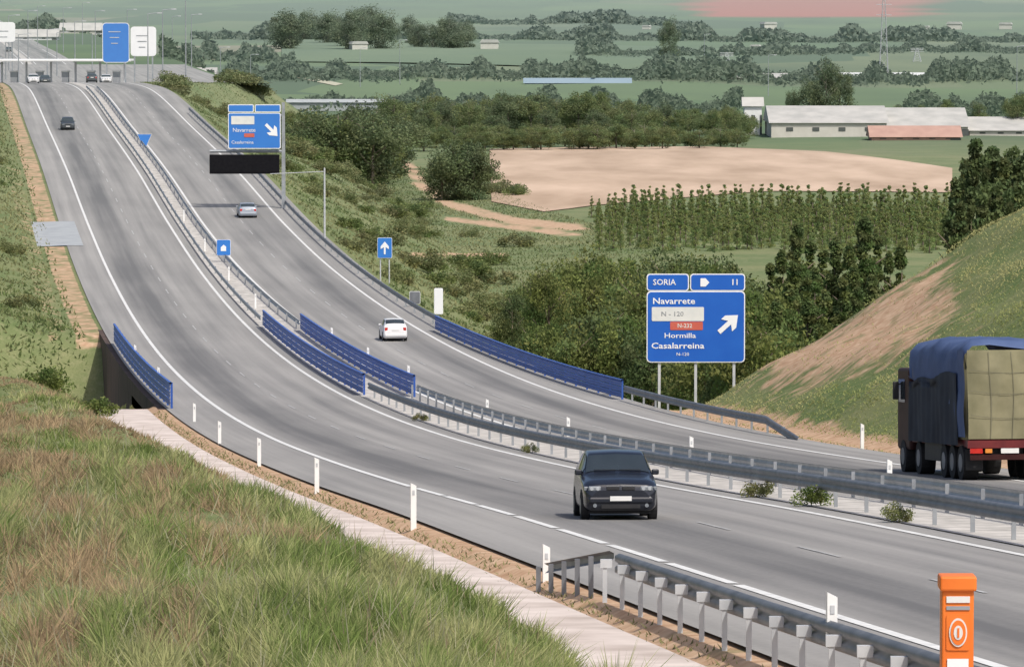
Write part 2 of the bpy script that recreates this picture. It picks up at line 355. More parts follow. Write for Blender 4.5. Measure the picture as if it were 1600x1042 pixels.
marking('road_marking_outer_edge_near',-3.5,.2,-60,82.5); marking('road_marking_outer_edge_broken',-3.5,.19,83,139,(7.3,8)); marking('road_marking_outer_edge',-3.5,.2,140,1500)
for n_,t in (('road_marking_median_edge',3.5),('road_marking_median_edge_far',7.5),('road_marking_outer_edge_far',14.5)): marking(n_,t,.2,-60,1500)
marking('road_marking_lane_dashes',0,.08,-50,760,(4.5,13),'line_worn'); marking('road_marking_lane_dashes_far',11,.08,-50,760,(4.5,13),'line_worn')
mb=MB(); 
mb.grid([[(tX(t,y),y,float(zr(y))+.03-(.06 if t<-6.2 else 0)) for t in (-9.6,-7.5,-6.0,-4.6)] for y in np.linspace(418,446,8)]); tag(mb.build('drainage_apron',M['concrete_grey']),kind='structure')
def strip(name,Lp,Rp,m,dz=.25,n=16):
    A=[gp(*p) for p in Lp]; Bq=[gp(*p) for p in Rp]
    def rs(Q,k):
        Q=np.array(Q)[:,:2]; u=np.linspace(0,len(Q)-1,k); return np.stack([np.interp(u,range(len(Q)),Q[:,i]) for i in (0,1)],1)
    k=(len(Lp)-1)*12+1; a=rs(A,k); b=rs(Bq,k); w=np.linspace(0,1,n)[:,None,None]
    G=a[None]*(1-w)+b[None]*w; Z=g(G[...,0],G[...,1])+dz
    mb=MB(); mb.grid(np.concatenate([G,Z[...,None]],-1)); o=mb.build(name,m); tag(o,kind='structure'); return o
strip('ploughed_field',[(765,234),(900,231),(1100,230),(1290,238),(1488,264)],[(768,316),(850,332),(930,322),(1200,300),(1488,302)],M['field'],dz=.12,n=40)
strip('pale_field',[(440,112),(480,118),(536,132)],[(410,110),(450,119),(524,135)],M['pale_field'],dz=.15)
strip('crop_field',[(440,62),(800,70),(1160,78)],[(440,98),(800,104),(1160,116)],M['crop'],dz=.4)
mb=MB(); mb.grid([[(x,y,float(g(x,y))+.12) for y in (296,301,306,311)] for x in np.linspace(-70,-17.5,20)]); tag(mb.build('path_under_bridge',M['concrete']),kind='structure')
# ---------------------------------------------------------------- bridge
def sweep(mb,prof,t,ys,close=False,dz=0):
    tf=t if callable(t) else (lambda y:t)
    R=[[(tX(tf(y)+dt,y),y,float(zr(y))+z+dz) for dt,z in prof] for y in ys]
    if close: R=[r+[r[0]] for r in R]
    mb.grid(R); return mb
br=empty('road_bridge',atT(5.5,240,-1.5),0,'low road bridge with brown side wall carrying both carriageways over the dip','bridge'); o0=br.location[:]
ys=np.linspace(238,328,30); mb=MB(); sweep(mb,[(-6.25,-.05),(-6.25,-.8),(17.1,-.8),(17.1,-.05)],0,ys,True); mb.build('deck',M['rust'],br,off=o0)
mb=MB(); mb.grid([[(tX(-6.2,y),y,float(zr(y))-.8),(tX(-6.2,y),y,min(float(zr(y))-1.25,-27.5))] for y in np.linspace(272,326,12)]); mb.grid([[(tX(t,326),326,-21.9),(tX(t,326),326,-27.5)] for t in (-6.2,16.9)])
mb.build('abutment_wall',M['rust'],br,off=o0)
mb=MB(); mb.grid([[(tX(t,247),247,-20.1),(tX(t,247),247,-27.5)] for t in (-6.2,16.9)]); mb.build('abutment_wall',M['rust'],br,off=o0)
W=[(0,.0),(.035,.05),(.035,.11),(.01,.16),(.035,.21),(.035,.27),(0,.32)]
def parapet(t,y0,y1,side,label,name='bridge_parapet',k_=1.0,t1=None):
    t1=t if t1 is None else t1
    tf=lambda y: t+(t1-t)*(y-y0)/(y1-y0)
    e=empty(name,atT(t,y0),0,label,'parapet'); off=e.location[:]
    ys=np.linspace(y0,y1,max(4,int((y1-y0)/4)))
    for k in range(3):
        mb=MB(); sweep(mb,[(side*a,b*k_) for a,b in W],tf,ys,dz=(.12+k*.34)*k_); mb.build('panel',M['blue_rail'],e,off=off)
    mb=MB(); sweep(mb,[(-.06,1.15*k_),(.06,1.15*k_),(.06,1.23*k_),(-.06,1.23*k_)],tf,ys,True); mb.build('top_rail',M['blue_rail'],e,off=off)
    for y in np.arange(y0+.5,y1,4):
        p=atT(tf(y)-side*.07,y); MB().box(p[0],p[1],p[2]+.6*k_,.1,.1,1.2*k_).build('post',M['blue_rail'],e,off=off)
    return e
parapet(-5.75,236,312,-1,'blue steel bridge parapet on the outer left edge above the brown wall')
parapet(4.5,252,330,-1,'blue steel median parapet nearer the oncoming carriageway',k_=.9)
parapet(6.8,250,326,-1,'blue steel median parapet nearer the outgoing carriageway',k_=.9)
parapet(16.6,247,326,-1,'blue steel parapet along the outer right edge beside the trees',k_=.8,t1=15.4)
# ---------------------------------------------------------------- guardrails
GP=[(0,.40),(.07,.44),(.07,.52),(.01,.57),(.07,.62),(.07,.70),(0,.74)]
def guardrail(t,y0,y1,sp,side,label,ends=(0,0),beam='steel',post='steel',bracket=False,pw=.12,k=1.0):
    e=empty('guardrail',atT(t,y0),0,label,'guardrail','guardrails along the motorway'); off=e.location[:]
    ys=np.arange(y0,y1+.1,2.0 if y1-y0<300 else 4)
    def drop(y): 
        d=0
        if ends[0] and y<y0+ends[0]: d=max(d,(1-(y-y0)/ends[0]))
        if ends[1] and y>y1-ends[1]: d=max(d,(1-(y1-y)/ends[1]))
        return -.62*d
    prof=[(-a,b) for a,b in GP] if bracket else [(side*a,b) for a,b in GP]
    R=[[(tX(t+a,y),y,float(zr(y))+b*k+drop(y)) for a,b in prof] for y in ys]
    mb=MB(); mb.grid(R)
    mb.build('beam',M[beam],e,off=off,smooth=True)
    for y in np.arange(y0+.4,y1,sp):
        h=(.60 if bracket else .68)*k+drop(y)
        if h<.15: continue
        p=atT(t-side*(.17 if bracket else .13),y); po=MB().box(p[0],p[1],p[2]+h/2-.15,pw,.06,h+.3).build('post',M[post],e,off=off)
        if bracket: MB().box(p[0]+side*.02,p[1],p[2]+h-.04,.18,.09,.13).build('bracket',M[post],po,off=off)
    return e
guardrail(-6.02,6,79,2,1,'near steel guardrail in the lower right corner, seen from behind with pale posts',bracket=True,beam='steel_dark',post='steel_light',pw=.07,k=.97)  # beam's dark colour holds the shade on its back
e=empty('guardrail_terminal',atT(-6.1,79),0,'short dark ramped end piece finishing the near guardrail','guardrail end'); off=e.location[:]
mb=MB(); mb.grid([[(tX(-6.02-.07*(y-79)+a,y),y,float(zr(y))+b*.97-.45*(y-79)/5.5) for a,b in GP[3:]] for y in np.linspace(79.1,84.5,6)]); mb.build('beam',M['steel_dark'],e,off=off)
for y in (79.9,81,82.1,83.2,84.3):
    p=atT(-6.15-.07*(y-79),y); h=.66-.45*(y-79)/5.5; MB().box(p[0],p[1],p[2]+h/2-.1,.08,.06,h+.2).build('post',M['steel_dark'],e,off=off)
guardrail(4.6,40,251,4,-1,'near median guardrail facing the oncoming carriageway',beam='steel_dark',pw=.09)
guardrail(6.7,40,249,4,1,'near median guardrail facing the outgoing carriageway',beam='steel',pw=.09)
guardrail(4.45,331,720,8,-1,'far median guardrail facing the oncoming carriageway beyond the bridge',beam='steel',k=.85,pw=.09)
guardrail(6.75,327,720,8,1,'far median guardrail facing the outgoing carriageway beyond the bridge',k=.85,pw=.09)
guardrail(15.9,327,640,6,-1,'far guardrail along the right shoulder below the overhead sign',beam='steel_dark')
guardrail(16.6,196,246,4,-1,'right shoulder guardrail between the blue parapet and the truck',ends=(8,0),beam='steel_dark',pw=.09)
# ---------------------------------------------------------------- delineators
def delin(p,h,label,group='white roadside marker posts'):
    e=empty('marker_post',p,HEAD,label,'marker post',group)
    MB().poly([(-.06,-.1),(.06,-.1),(.06,h-.06),(-.06,h)],-.05,.05).build('post',M['white'],e)
    MB().box(0,-.055,h-.2,.05,.01,.10).build('reflector',M['steel_light'],e); return e
nm=['nearest','second','third','fourth','fifth','sixth','seventh','eighth']
for i,(t,y) in enumerate([(-6.25,85.5),(-6.3,109),(-6.3,137),(-6.1,165),(-5.9,192),(-5.45,220)]):
    p=atT(t,y,-.05); delin(p,(.6,.95,.92,.92,.9,.85)[i],f'{nm[i]} white marker post standing free along the left verge')
delin(atT(-6.0,59.5,.6),.45,'white marker post fixed on the near guardrail left of the orange column')
for i,y in enumerate([125,158,189,217]): delin(atT(6.85,y,.45),.62,f'{nm[i]} white marker post fixed on the near median guardrail')
for i,y in enumerate([254,278,303]): delin(atT(6.9,y,.75),.7,f'{nm[i]} small white marker on the median blue parapet')
for i,y in enumerate([250,280]): delin(atT(-5.7,y,.9),.6,f'{nm[i]} small white marker on the left blue parapet')
delin(atT(17.2,186,0),.9,'white marker post on the right verge just left of the truck')
for i,y in enumerate([350,380,412,446]): delin(atT(5.4,y,.1),.95,f'{nm[i]} small white marker in the far median past the bridge')
# ---------------------------------------------------------------- signs
def rrect(x0,x1,z0,z1,r,n=4):
    pts=[]
    for cx,cz,a in ((x1-r,z0+r,-90),(x1-r,z1-r,0),(x0+r,z1-r,90),(x0+r,z0+r,180)):
        for k in range(n+1):
            w=math.radians(a+90*k/n); pts.append((cx+r*math.cos(w),cz+r*math.sin(w)))
    return pts
def panel(par,x0,x1,z0,z1,blue='sign_blue',name='sign_panel',bw=.07,r=.15,y=0):
    o=MB().poly(rrect(x0,x1,z0,z1,r),y-.02,y+.05).build(name,M['sign_white'],par)
    MB().poly(rrect(x0+bw,x1-bw,z0+bw,z1-bw,max(.02,r-bw*.5)),y-.032,y-.021).build('sign_face',M[blue],o); return o
def arrow(par,cx,cz,s,ang,y=-.045,th=.09):
    pts=[(-th,-.5),(th,-.5),(th,.06),(.32,-.10),(.32,.12),(0,.5),(-.32,.12),(-.32,-.10),(-th,.06)]
    c,q=math.cos(ang),math.sin(ang); MB().poly([(cx+s*(x*c-z*q),cz+s*(x*q+z*c)) for x,z in pts],y-.01,y).build('arrow',M['sign_white'],par)
Yb=250; Sx=F/Yb; bx=P(1087,612,Yb)
e=empty('direction_sign',(bx[0],Yb,float(zr(Yb))-.1),0,'large blue exit direction sign with white up right arrow beside the grassy hill','road sign')
BASE=625
def row(py): return (BASE-py)/Sx
zb=row(567); zt=row(428); zm=row(455); hw=77/Sx
for dx in (-57/Sx,0,60/Sx): MB().box(dx,.12,(zb+.8)/2-.6,.13,.13,zb+2.2).build('post',M['steel_light'],e)
main=panel(e,-hw,hw,zb,zm-.005,r=.2,bw=.05)
ex=panel(e,-hw,-hw+66/Sx,zm+.005,zt,name='exit_number_panel',r=.15,bw=.05)
ex2=panel(e,-hw+68/Sx,hw,zm+.005,zt,name='route_panel',r=.15,bw=.05)
text_mesh('SORIA',.40,'lettering',M['sign_white'],ex,(-hw+.3,-.045,(zm+zt)/2),.003,1.0)
MB().poly([(-hw+84/Sx,zm+.22),(-hw+92/Sx,zm+.22),(-hw+98/Sx,zm+.42),(-hw+92/Sx,zt-.22),(-hw+84/Sx,zt-.22)],-.05,-.035).build('symbol',M['sign_white'],ex2)
text_mesh('11',.40,'lettering',M['sign_white'],ex2,(hw-.7,-.045,(zm+zt)/2),.006)
text_mesh('Navarrete',.42,'lettering',M['sign_white'],main,(-hw+.28,-.045,row(471)),.005,1.2)
wp=MB().poly(rrect(-hw+.25,-hw+2.8,row(502),row(480),.05),-.05,-.035).build('route_plate',M['sign_pale'],main)
text_mesh('N - 120',.32,'lettering',M['steel'],wp,(-hw+.7,-.056,row(491)),.002,1.1)
wp=MB().poly(rrect(-hw+1.15,-hw+2.75,row(516),row(503),.05),-.05,-.035).build('route_plate',M['sign_red'],main); 
text_mesh('N-232',.28,'lettering',M['sign_pale'],wp,(-hw+1.5,-.056,row(509.5)),.003)
text_mesh('Hormilla',.34,'lettering',M['sign_white'],main,(-hw+.85,-.045,row(525)),.003,1.3)
text_mesh('Casalarreina',.40,'lettering',M['sign_white'],main,(-hw+.22,-.045,row(541)),.005,1.3)
text_mesh('N-120',.22,'lettering',M['sign_white'],main,(-hw+1.45,-.045,row(554)),.0,1.1)
arrow(main,hw-26/Sx,row(506),1.25,-math.radians(48))
Yg=462; X0=(443-800)*Yg/F; z0=float(zr(Yg))-.3
e=empty('sign_gantry',(X0,Yg,z0),0,'tall grey cantilever gantry post with arm reaching over the outgoing carriageway','gantry')
def gz(py): return -(py)*Yg/F*1.0-z0
def gx(px_): return (px_-800)*Yg/F-X0
MB().box(0,0,gz(160)/2,.36,.36,gz(160),tx=.75,ty=.75).build('post',M['steel'],e)
MB().tube((0,0,gz(236)),(gx(328),0,gz(236)),.14).build('arm',M['steel'],e); MB().tube((0,0,gz(180)),(gx(356),0,gz(180)),.12).build('arm',M['steel'],e)
s=empty('overhead_sign',(X0,Yg-.4,z0),0,'blue overhead direction sign with white down right arrow on the gantry','road sign')
pn=panel(s,gx(357),gx(439),gz(232),gz(176),blue='sign_blue_pale'); p2=panel(s,gx(357),gx(397),gz(175),gz(163),name='exit_number_panel',r=.1,blue='sign_blue_pale'); p3=panel(s,gx(399),gx(439),gz(175),gz(163),name='route_panel',r=.1,blue='sign_blue_pale')
MB().poly(rrect(gx(362),gx(398),gz(194),gz(181),.05),-.06,-.04).build('route_plate',M['sign_pale'],pn)
text_mesh('Navarrete',.5,'lettering',M['sign_white'],pn,(gx(364),-.05,gz(203)),.0); MB().poly(rrect(gx(382),gx(398),gz(214),gz(208),.05),-.06,-.04).build('route_plate',M['sign_red'],pn)
text_mesh('Casalarreina',.4,'lettering',M['sign_white'],pn,(gx(362),-.05,gz(222)),.0)
arrow(pn,gx(425),gz(203),1.5,-math.radians(135))
v=empty('message_board',(X0,Yg-.5,z0),0,'black unlit electronic message board hanging over the road below the blue sign','message board')
MB().box((gx(328)+gx(437))/2,0,(gz(271)+gz(241))/2,gx(437)-gx(328),.4,gz(241)-gz(271)).build('cabinet',M['board_black'],v,bevel=.05)
MB().box((gx(331)+gx(434))/2,-.21,(gz(268)+gz(244))/2,gx(434)-gx(331),.02,gz(244)-gz(268)).build('screen',M['board_black'],v)
def smallsign(px_,Y,t,py0,py1,wpx,label,shape='rect',blue='sign_blue_pale',posts=1,base=None):
    S=F/Y; X=(px_-800)/S; zg=float(g(X,Y)) if base is None else base
    zg=max(zg,-30); e=empty('road_sign',(X,Y,zg),0,label,'road sign'); z1=-(py0)/S-zg; z2=-(py1)/S-zg; w=wpx/S/2
    for k in range(posts):
        dx=0 if posts==1 else (-w*.6+k*w*1.2); MB().tube((dx,.1,-.3),(dx,.1,z1-.05),.05).build('post',M['steel_light'],e)
    if shape=='tri':
        o=MB().poly([(-w,z1),(0,z2),(w,z1)],-.02,.03).build('sign_panel',M['steel_light'],e); MB().poly([(-w*.88,z1-.06),(0,z2+.14),(w*.88,z1-.06)],-.035,-.021).build('sign_face',M[blue],o)
    else:
        o=panel(e,-w,w,z2,z1,blue,bw=.025,r=.1)
    return e,o,w,z1,z2
smallsign(226,560,0,209,236,24,'small blue triangular sign in the median between the far carriageways','tri')
e,o,w,z1,z2=smallsign(349,400,0,374,399,22,'small blue square sign with white pictogram in the median')
MB().poly([(-w*.4,z2+.35),(w*.35,z2+.35),(w*.35,z2+.7),(0,z2+.85),(-w*.4,z2+.65)],-.05,-.035).build('symbol',M['sign_white'],o)
e,o,w,z1,z2=smallsign(601,381,0,371,403,23,'blue rectangular sign with white arrow on two posts right of the road',posts=2)
arrow(o,0,(z1+z2)/2,.95,0,th=.07)
smallsign(685,342,0,450,491,14,'tall narrow white panel at the far end of the right blue parapet',blue='sign_white')
smallsign(648,352,0,455,475,17,'small dark grey blue sign left of the narrow white panel',blue='steel_dark')
for (x0,x1,p0,p1,bl,lab,Y) in ((161,203,36,98,'sign_blue_pale','tall blue sign standing at the crest before the toll plaza',900),(205,245,42,88,'sign_white','white sign beside the tall blue sign at the crest',900),(-8,25,35,66,'sign_white','pale sign board at the extreme top left above the toll plaza',1000)):
    S=F/Y; X=((x0+x1)/2-800)/S; zg=float(g(X,Y)); e=empty('plaza_sign',(X,Y,zg),0,lab,'road sign'); w=(x1-x0)/2/S
    for dx in (-w*.7,w*.7): MB().box(dx,.2,(-p0/S-zg)/2,.25,.25,-p0/S-zg).build('post',M['steel'],e)
    o=panel(e,-w,w,-p1/S-zg,-p0/S-zg,bl,bw=.1,r=.6)
    for k in range(2 if Y>950 else 3): MB().box(-w*.1,-.06,-(p0+14+k*9)/S-zg,w*(.9-.2*k),.03,.14).build('lettering_bar',M['steel_light'] if bl!='sign_white' else M['steel'],o)
Y=48; X=(1499-800)*Y/F; zg=float(g(X,Y)); S=F/Y
e=empty('emergency_column',(X,Y,zg),0,'orange emergency call column with white roundel at the bottom right','emergency column')
ht=-900/S-zg
MB().box(0,0,ht/2-.02,.30,.26,ht-.04).build('body',M['orange'],e,bevel=.015)
MB().box(0,-.01,ht-.07,.345,.32,.14).build('cap',M['orange'],e,bevel=.02)
MB().box(0,-.133,ht-.22,.22,.02,.06).build('vent',M['plate'],e); MB().box(0,-.133,ht-.30,.22,.02,.035).build('vent',M['steel'],e)
pl=MB().poly(rrect(-.11,.11,ht-.70,ht-.36,.02),-.142,-.131).build('plate',M['orange'],e)
ring=[(.085*math.cos(k*math.pi/12),ht-.53+.135*math.sin(k*math.pi/12)) for k in range(24)]
r_=MB().poly(ring,-.156,-.143).build('roundel',M['plate'],pl); MB().poly([(x*.84,(z-(ht-.53))*.87+ht-.53) for x,z in ring],-.162,-.157).build('roundel_inner',M['orange'],pl)
MB().poly([(x*.5,(z-(ht-.53))*.5+ht-.53) for x,z in ring],-.168,-.163).build('symbol',M['plate'],pl); MB().box(0,-.172,ht-.53,.02,.006,.09).build('symbol',M['orange'],pl)
MB().box(0,-.14,ht-.82,.2,.01,.08).build('label_plate',M['sign_white'],e)
def lamp(p,h,arm,label,group=None,name='street_lamp'):
    e=empty(name,p,0,label,'lamp post',group); MB().tube((0,0,-.3),(0,0,h),.13,.07,8).build('pole',M['steel'],e)
    MB().tube((0,0,h),(arm,0,h+.15),.06,.05,6).build('arm',M['steel'],e); MB().box(arm,0,h+.12,.8,.35,.15).build('lamp_head',M['steel_light'],e); return e
p=at(507,424); e=empty('camera_pole',p,0,'thin grey pole with long horizontal arm right of the road past the gantry','pole'); h=-262*424/F-p[2]
MB().tube((0,0,-.3),(0,0,h),.09,.07).build('pole',M['steel_light'],e); MB().tube((0,0,h-.3),(-4.5,0,h-.5),.03).build('arm',M['steel_light'],e)
l0=lamp(at(30,930),9,2,'tall thin street lamp at the toll plaza','street lamps around the toll plaza')
for px_,Y,h in ((75,1000,10),(118,1080,11),(232,880,12),(255,900,13),(291,905,15),(300,1150,12),(345,1250,11),(15,1120,12),(45,1250,12),(150,1250,12),(200,1300,12),(270,1400,14),(392,1500,12),(563,1600,12),(625,1650,14),(100,1400,12),(130,1600,13),(60,1600,12),(90,1050,9),(145,1010,9),(10,1010,9),(1200,1500,12),(1588,1500,14),(1100,1900,12)):
    dup(l0,at(px_,Y),0,(1,1,h/9))
Yc=960; zg=float(zr(Yc)); e=empty('toll_canopy',(float(tX(8,Yc)),Yc,zg),0,'long flat white toll plaza canopy across the road at the crest','toll canopy')
MB().box(-2,0,4.3,30,9,.4).build('roof',M['white'],e,bevel=.1)
for k in range(7): MB().box(-16+k*4.6,0,2,.35,.7,4).build('column',M['steel_light'],e)
for k in range(6):
    b_=empty('toll_booth',(float(tX(8,Yc))-14+k*4.8,Yc+1,zg),0,f'{nm[k]} small toll booth from the left under the white canopy','toll booth')
    MB().box(0,0,.55,1.2,3,1.1).build('base',M['white'],b_); MB().box(0,0,1.6,1.2,3,1.0).build('window',M['steel'],b_); MB().box(0,0,2.2,1.5,3.3,.2).build('roof',M['white'],b_)
# ---------------------------------------------------------------- vehicles
STA=[(-2.0,.30,.50,.62,.66,.66,.58),(-1.95,.20,.60,.74,.79,.80,.72),(-1.7,.18,.72,.84,.85,.85,.76),(-1.15,.18,.82,.93,.87,.86,.76),(-.95,.18,.86,.98,.87,.86,.76),(-.30,.18,.92,1.36,.87,.85,.66),(.3,.18,.94,1.43,.87,.85,.67),(1.2,.18,.96,1.40,.87,.84,.65),(1.80,.20,.96,1.10,.86,.82,.68),(1.95,.25,.86,.98,.82,.79,.66),(2.0,.34,.5,.6,.74,.74,.66)]
def ringpts(s):
    y,zb,zbe,zt,wb,wbe,wt=s
    return [(0,y,zb),(wb*.82,y,zb),(wb*.98,y,zb+.1),(wb,y,(zb+zbe)/2),(wbe,y,zbe),(wt,y,zt-.04),(wt*.78,y,zt),(0,y,zt+.02)]
RING=np.array([ringpts(s) for s in STA])
def cr(A,u):
    n=len(A); i=int(min(max(math.floor(u),0),n-2)); f=u-i
    p1,p2=A[i],A[i+1]; p0=A[i-1] if i>0 else p1; p3=A[i+2] if i+2<n else p2
    m1=(p2-p0)*.3; m2=(p3-p1)*.3
    return (2*f**3-3*f*f+1)*p1+(f**3-2*f*f+f)*m1+(-2*f**3+3*f*f)*p2+(f**3-f*f)*m2
def S_(R,u,v): return cr(np.array([cr(R[:,k],u) for k in range(R.shape[1])]),v)
def surf(R,u0,u1,v0,v1,nu,nv,off=0,flip=1):
    G=np.zeros((nu,nv,3)); 
    for i,u in enumerate(np.linspace(u0,u1,nu)):
        for j,v in enumerate(np.linspace(v0,v1,nv)):
            p=S_(R,u,v)
            if off:
                e_=.03; du=S_(R,u+e_,v)-S_(R,u-e_,v); dv=S_(R,u,min(v+e_,7))-S_(R,u,v-e_); n=np.cross(dv,du); n/=max(1e-9,np.linalg.norm(n))
                n=n if np.dot(n,np.array([p[0],(p[1])*.3,p[2]-.6]))>0 else -n
                p=p+n*off
            G[i,j]=(p[0]*flip,p[1],p[2])
    return G
def make_car(name,paint,label,detail=True,R=RING,hscale=1):
    R=R.copy(); R[:,:,2]*=hscale
    e=empty(name,(0,0,0),0,label,'car','cars driving on the motorway')
    mb=MB(); nu,nv=61,30
    for fl in (1,-1): mb.grid(surf(R,0,10,0,7,nu,nv,0,fl))
    for end in (0,10):
        ring=[tuple(S_(R,end,v)) for v in np.linspace(0,7,nv)]; ring2=[(-x,y,z) for x,y,z in ring[::-1][1:-1]]; mb.add(ring+ring2,[tuple(range(len(ring+ring2)))])
    o=mb.build('body',M[paint],e,smooth=True); 
    def gl(nm_,u0,u1,v0,v1,both=True,m='glass',nu=9,nv=6,off=.012,par=e):
        if both:
            mb=MB(); 
            for fl in (1,-1): mb.grid(surf(R,u0,u1,v0,v1,nu,nv,off,fl))
            return [mb.build(nm_,M[m],par,smooth=True)]
        return [MB().grid(surf(R,u0,u1,v0,v1,nu,nv,off,fl)).build(nm_,M[m],par,smooth=True) for fl in (1,-1)]
    gl('windscreen',4.1,4.86,5.12,7)
    gl('rear_window',7.12,7.8,5.12,7)
    gl('front_side_window',4.4,5.6,4.15,4.88,False); gl('rear_side_window',5.72,7.25,4.15,4.88,False)
    hz=hscale
    for sx in (1,-1):
        for yy in (-1.25,1.22):
            t_=MB().tube((sx*.68,yy,.31),(sx*.885,yy,.31),.31,n=20).build('wheel',M['rubber'],e,smooth=False)
            MB().tube((sx*.87,yy,.31),(sx*.892,yy,.31),.19,n=14).build('rim',M['rim'],t_)
            MB().tube((sx*.70,yy,.33),(sx*.877,yy,.33),.37,n=20).build('wheel_arch',M['plastic'],e)
        MB().box(sx*.90,-.72,.98*hz,.17,.1,.13).build('wing_mirror',M[paint],e,bevel=.03)
    for fl in (1,-1):
        h=MB().box(fl*.60,-1.955,.66*hz,.30,.09,.12).build('headlight',M['lamp'],e,bevel=.03)
        if detail:
            for q in (.53,.67): MB().tube((fl*q,-2.012,.66*hz),(fl*q,-1.995,.66*hz),.042,n=14).build('lamp_lens',M['lens'],h)
            MB().box(fl*.80,-1.90,.66*hz,.10,.07,.10).build('indicator',M['lamp'],e,bevel=.02)
            MB().tube((fl*.60,-2.055,.34),(fl*.60,-1.98,.34),.045,n=12).build('fog_light',M['lamp'],e)
        MB().box(fl*.66,1.94,.80*hz,.22,.09,.24).build('tail_light',M['lamp_red'],e,bevel=.02)
        g_=MB().box(fl*.18,-1.99,.66*hz,.30,.05,.09).build('grille',M['plastic'],e,bevel=.02)
        if detail:
            MB().box(fl*.18,-2.02,.712*hz,.30,.01,.012).build('chrome_trim',M['rim'],g_)
            MB().box(fl*.3,-.93,1.035*hz,.5,.015,.012,rz=fl*.06).build('wiper',M['plastic'],e)
    MB().box(0,-1.97,.46,1.5,.14,.16).build('front_bumper',M[paint],e,bevel=.05); MB().box(0,-2.03,.32,.9,.05,.09).build('air_intake',M['plastic'],e)
    MB().box(0,-2.05,.50,.5,.012,.11).build('number_plate',M['plate'],e)
    MB().box(0,1.98,.46,1.5,.12,.2).build('rear_bumper',M[paint],e,bevel=.04); MB().box(0,1.99,.82,.5,.04,.11).build('number_plate',M['plate'],e)
    MB().box(0,0,.24,1.45,3.5,.2).build('underbody',M['plastic'],e)
    return e
def putcar(o,t,Y,away=False,sc=1,hd=HEAD):
    sl=float(hr(Y+1)-hr(Y-1))/2; o.location=atT(t,Y,.0)
    o.rotation_euler=((math.atan(sl) if away else -math.atan(sl)),0,hd+(math.pi if away else 0)); o.scale=(sc,)*3
c=make_car('black_hatchback','car_black','black hatchback driving towards the camera in the foreground',hscale=1.10); putcar(c,-1.36,113.8,sc=.95,hd=HEAD*.45)
c=make_car('white_car','car_white','white hatchback driving away past the median blue parapet',False,hscale=1.10); putcar(c,11.75,316,True,.86)
c=make_car('silver_car','car_silver','silver car driving away just beyond the overhead sign gantry',False,hscale=.95); putcar(c,11.8,452,True,.92)
c=make_car('dark_car','car_dark','dark grey car approaching alone at the far left of the road',False,hscale=1.12); putcar(c,-1.3,598,sc=.9)
small=make_car('small_white_car','car_white','white car just beyond the crest on the far left lane',False); small['group']='distant cars near the toll plaza'; putcar(small,-1.5,800)
small2=make_car('small_dark_car','car_dark','dark car beyond the crest beside the median',False); small2['group']='distant cars near the toll plaza'; putcar(small2,9.5,830,True)
for o,t,Y,l in ((small,-6.5,905,'pale car leaving the toll canopy at the far left'),(small2,2,880,'dark car approaching from the toll canopy'),(small,12.8,860,'pale car heading for the toll canopy on the right'),(small2,14,900,'dark car heading for the toll canopy in the rightmost lane'),(small,-2,1200,'tiny pale car on the road behind the toll canopy'),(small2,3,1400,'tiny dark car far behind the toll canopy')):
    q=dup(o,(0,0,0),0,1,label=l); putcar(q,t,Y)
T=empty('cargo_truck',(0,0,0),0,'loaded truck with blue tarpaulin and olive rear load driving away at the right edge','truck')
MB().box(0,-4.4,1.08,2.3,8.7,.24).build('load_bed',M['maroon'],T); MB().box(0,-5,.8,.9,9.5,.35).build('chassis',M['plastic'],T)
n1=40;n2=40; G=[]
def lumpy(x,z,k): return .05*math.sin(3.1*x+k)*math.sin(2.3*z+k)+.018*math.sin(9*x+2*z)
for i in range(n1):
    x=-1.2+2.4*i/(n1-1); G.append([(x*(1-.05*max(0,(j/(n2-1)-.8))*5*.3),.06*math.cos(x*1.2)-.16*(j/(n2-1))**4+lumpy(x,1.2+2.5*j/(n2-1),1),1.2+2.55*j/(n2-1)) for j in range(n2)])
mb=MB().grid(G); mb.box(0,-2.25,2.42,2.36,4.1,2.5); mb.build('load',M['load'],T,smooth=True)
prof=[(1.29,2.0),(1.28,2.9),(1.27,3.4),(1.22,3.75),(1.0,3.98),(.5,4.05),(0,4.08),(-.5,4.05),(-1.0,3.98),(-1.22,3.75),(-1.27,3.4),(-1.28,2.9),(-1.29,2.0)]
R=[]
for i,y in enumerate(np.linspace(-.25,-8.5,44)):
    R.append([(x*(1+.012*math.sin(3*y+z*4)),y+.03*math.sin(z*3),z+(.06*math.sin(1.3*y+x*2)+.03*math.sin(4.1*y+x*3)) - (.2 if i==0 else 0)+(max(0,-y-.8)*.13 if z<2.5 else 0)) for x,z in prof])
MB().grid(R).build('tarpaulin',M['tarp'],T,smooth=True)
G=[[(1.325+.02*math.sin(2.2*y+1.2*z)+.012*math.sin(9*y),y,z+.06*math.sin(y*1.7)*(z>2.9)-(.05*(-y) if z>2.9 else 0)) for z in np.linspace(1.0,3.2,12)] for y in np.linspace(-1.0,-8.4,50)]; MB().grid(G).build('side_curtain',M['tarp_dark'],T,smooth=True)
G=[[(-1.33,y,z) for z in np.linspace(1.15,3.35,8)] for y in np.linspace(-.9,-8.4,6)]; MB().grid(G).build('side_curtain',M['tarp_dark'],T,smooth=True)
MB().grid([[(1.30+.02*math.sin(z*4),y*(1-.25*math.sin(z*2)),z) for z in np.linspace(1.25,3.75,14)] for y in np.linspace(-.02,-1.2,6)]).build('corner_flap',M['tarp'],T,smooth=True)
for x in (-.75,-.1,.55): MB().grid([[(x+dx+.03*math.sin(z*2+x),.085+lumpy(x,z,1)-.16*((z-1.2)/2.55)**4,z) for dx in (-.009,.009)] for z in np.linspace(1.2,3.7,16)]).build('strap',M['strap'],T)
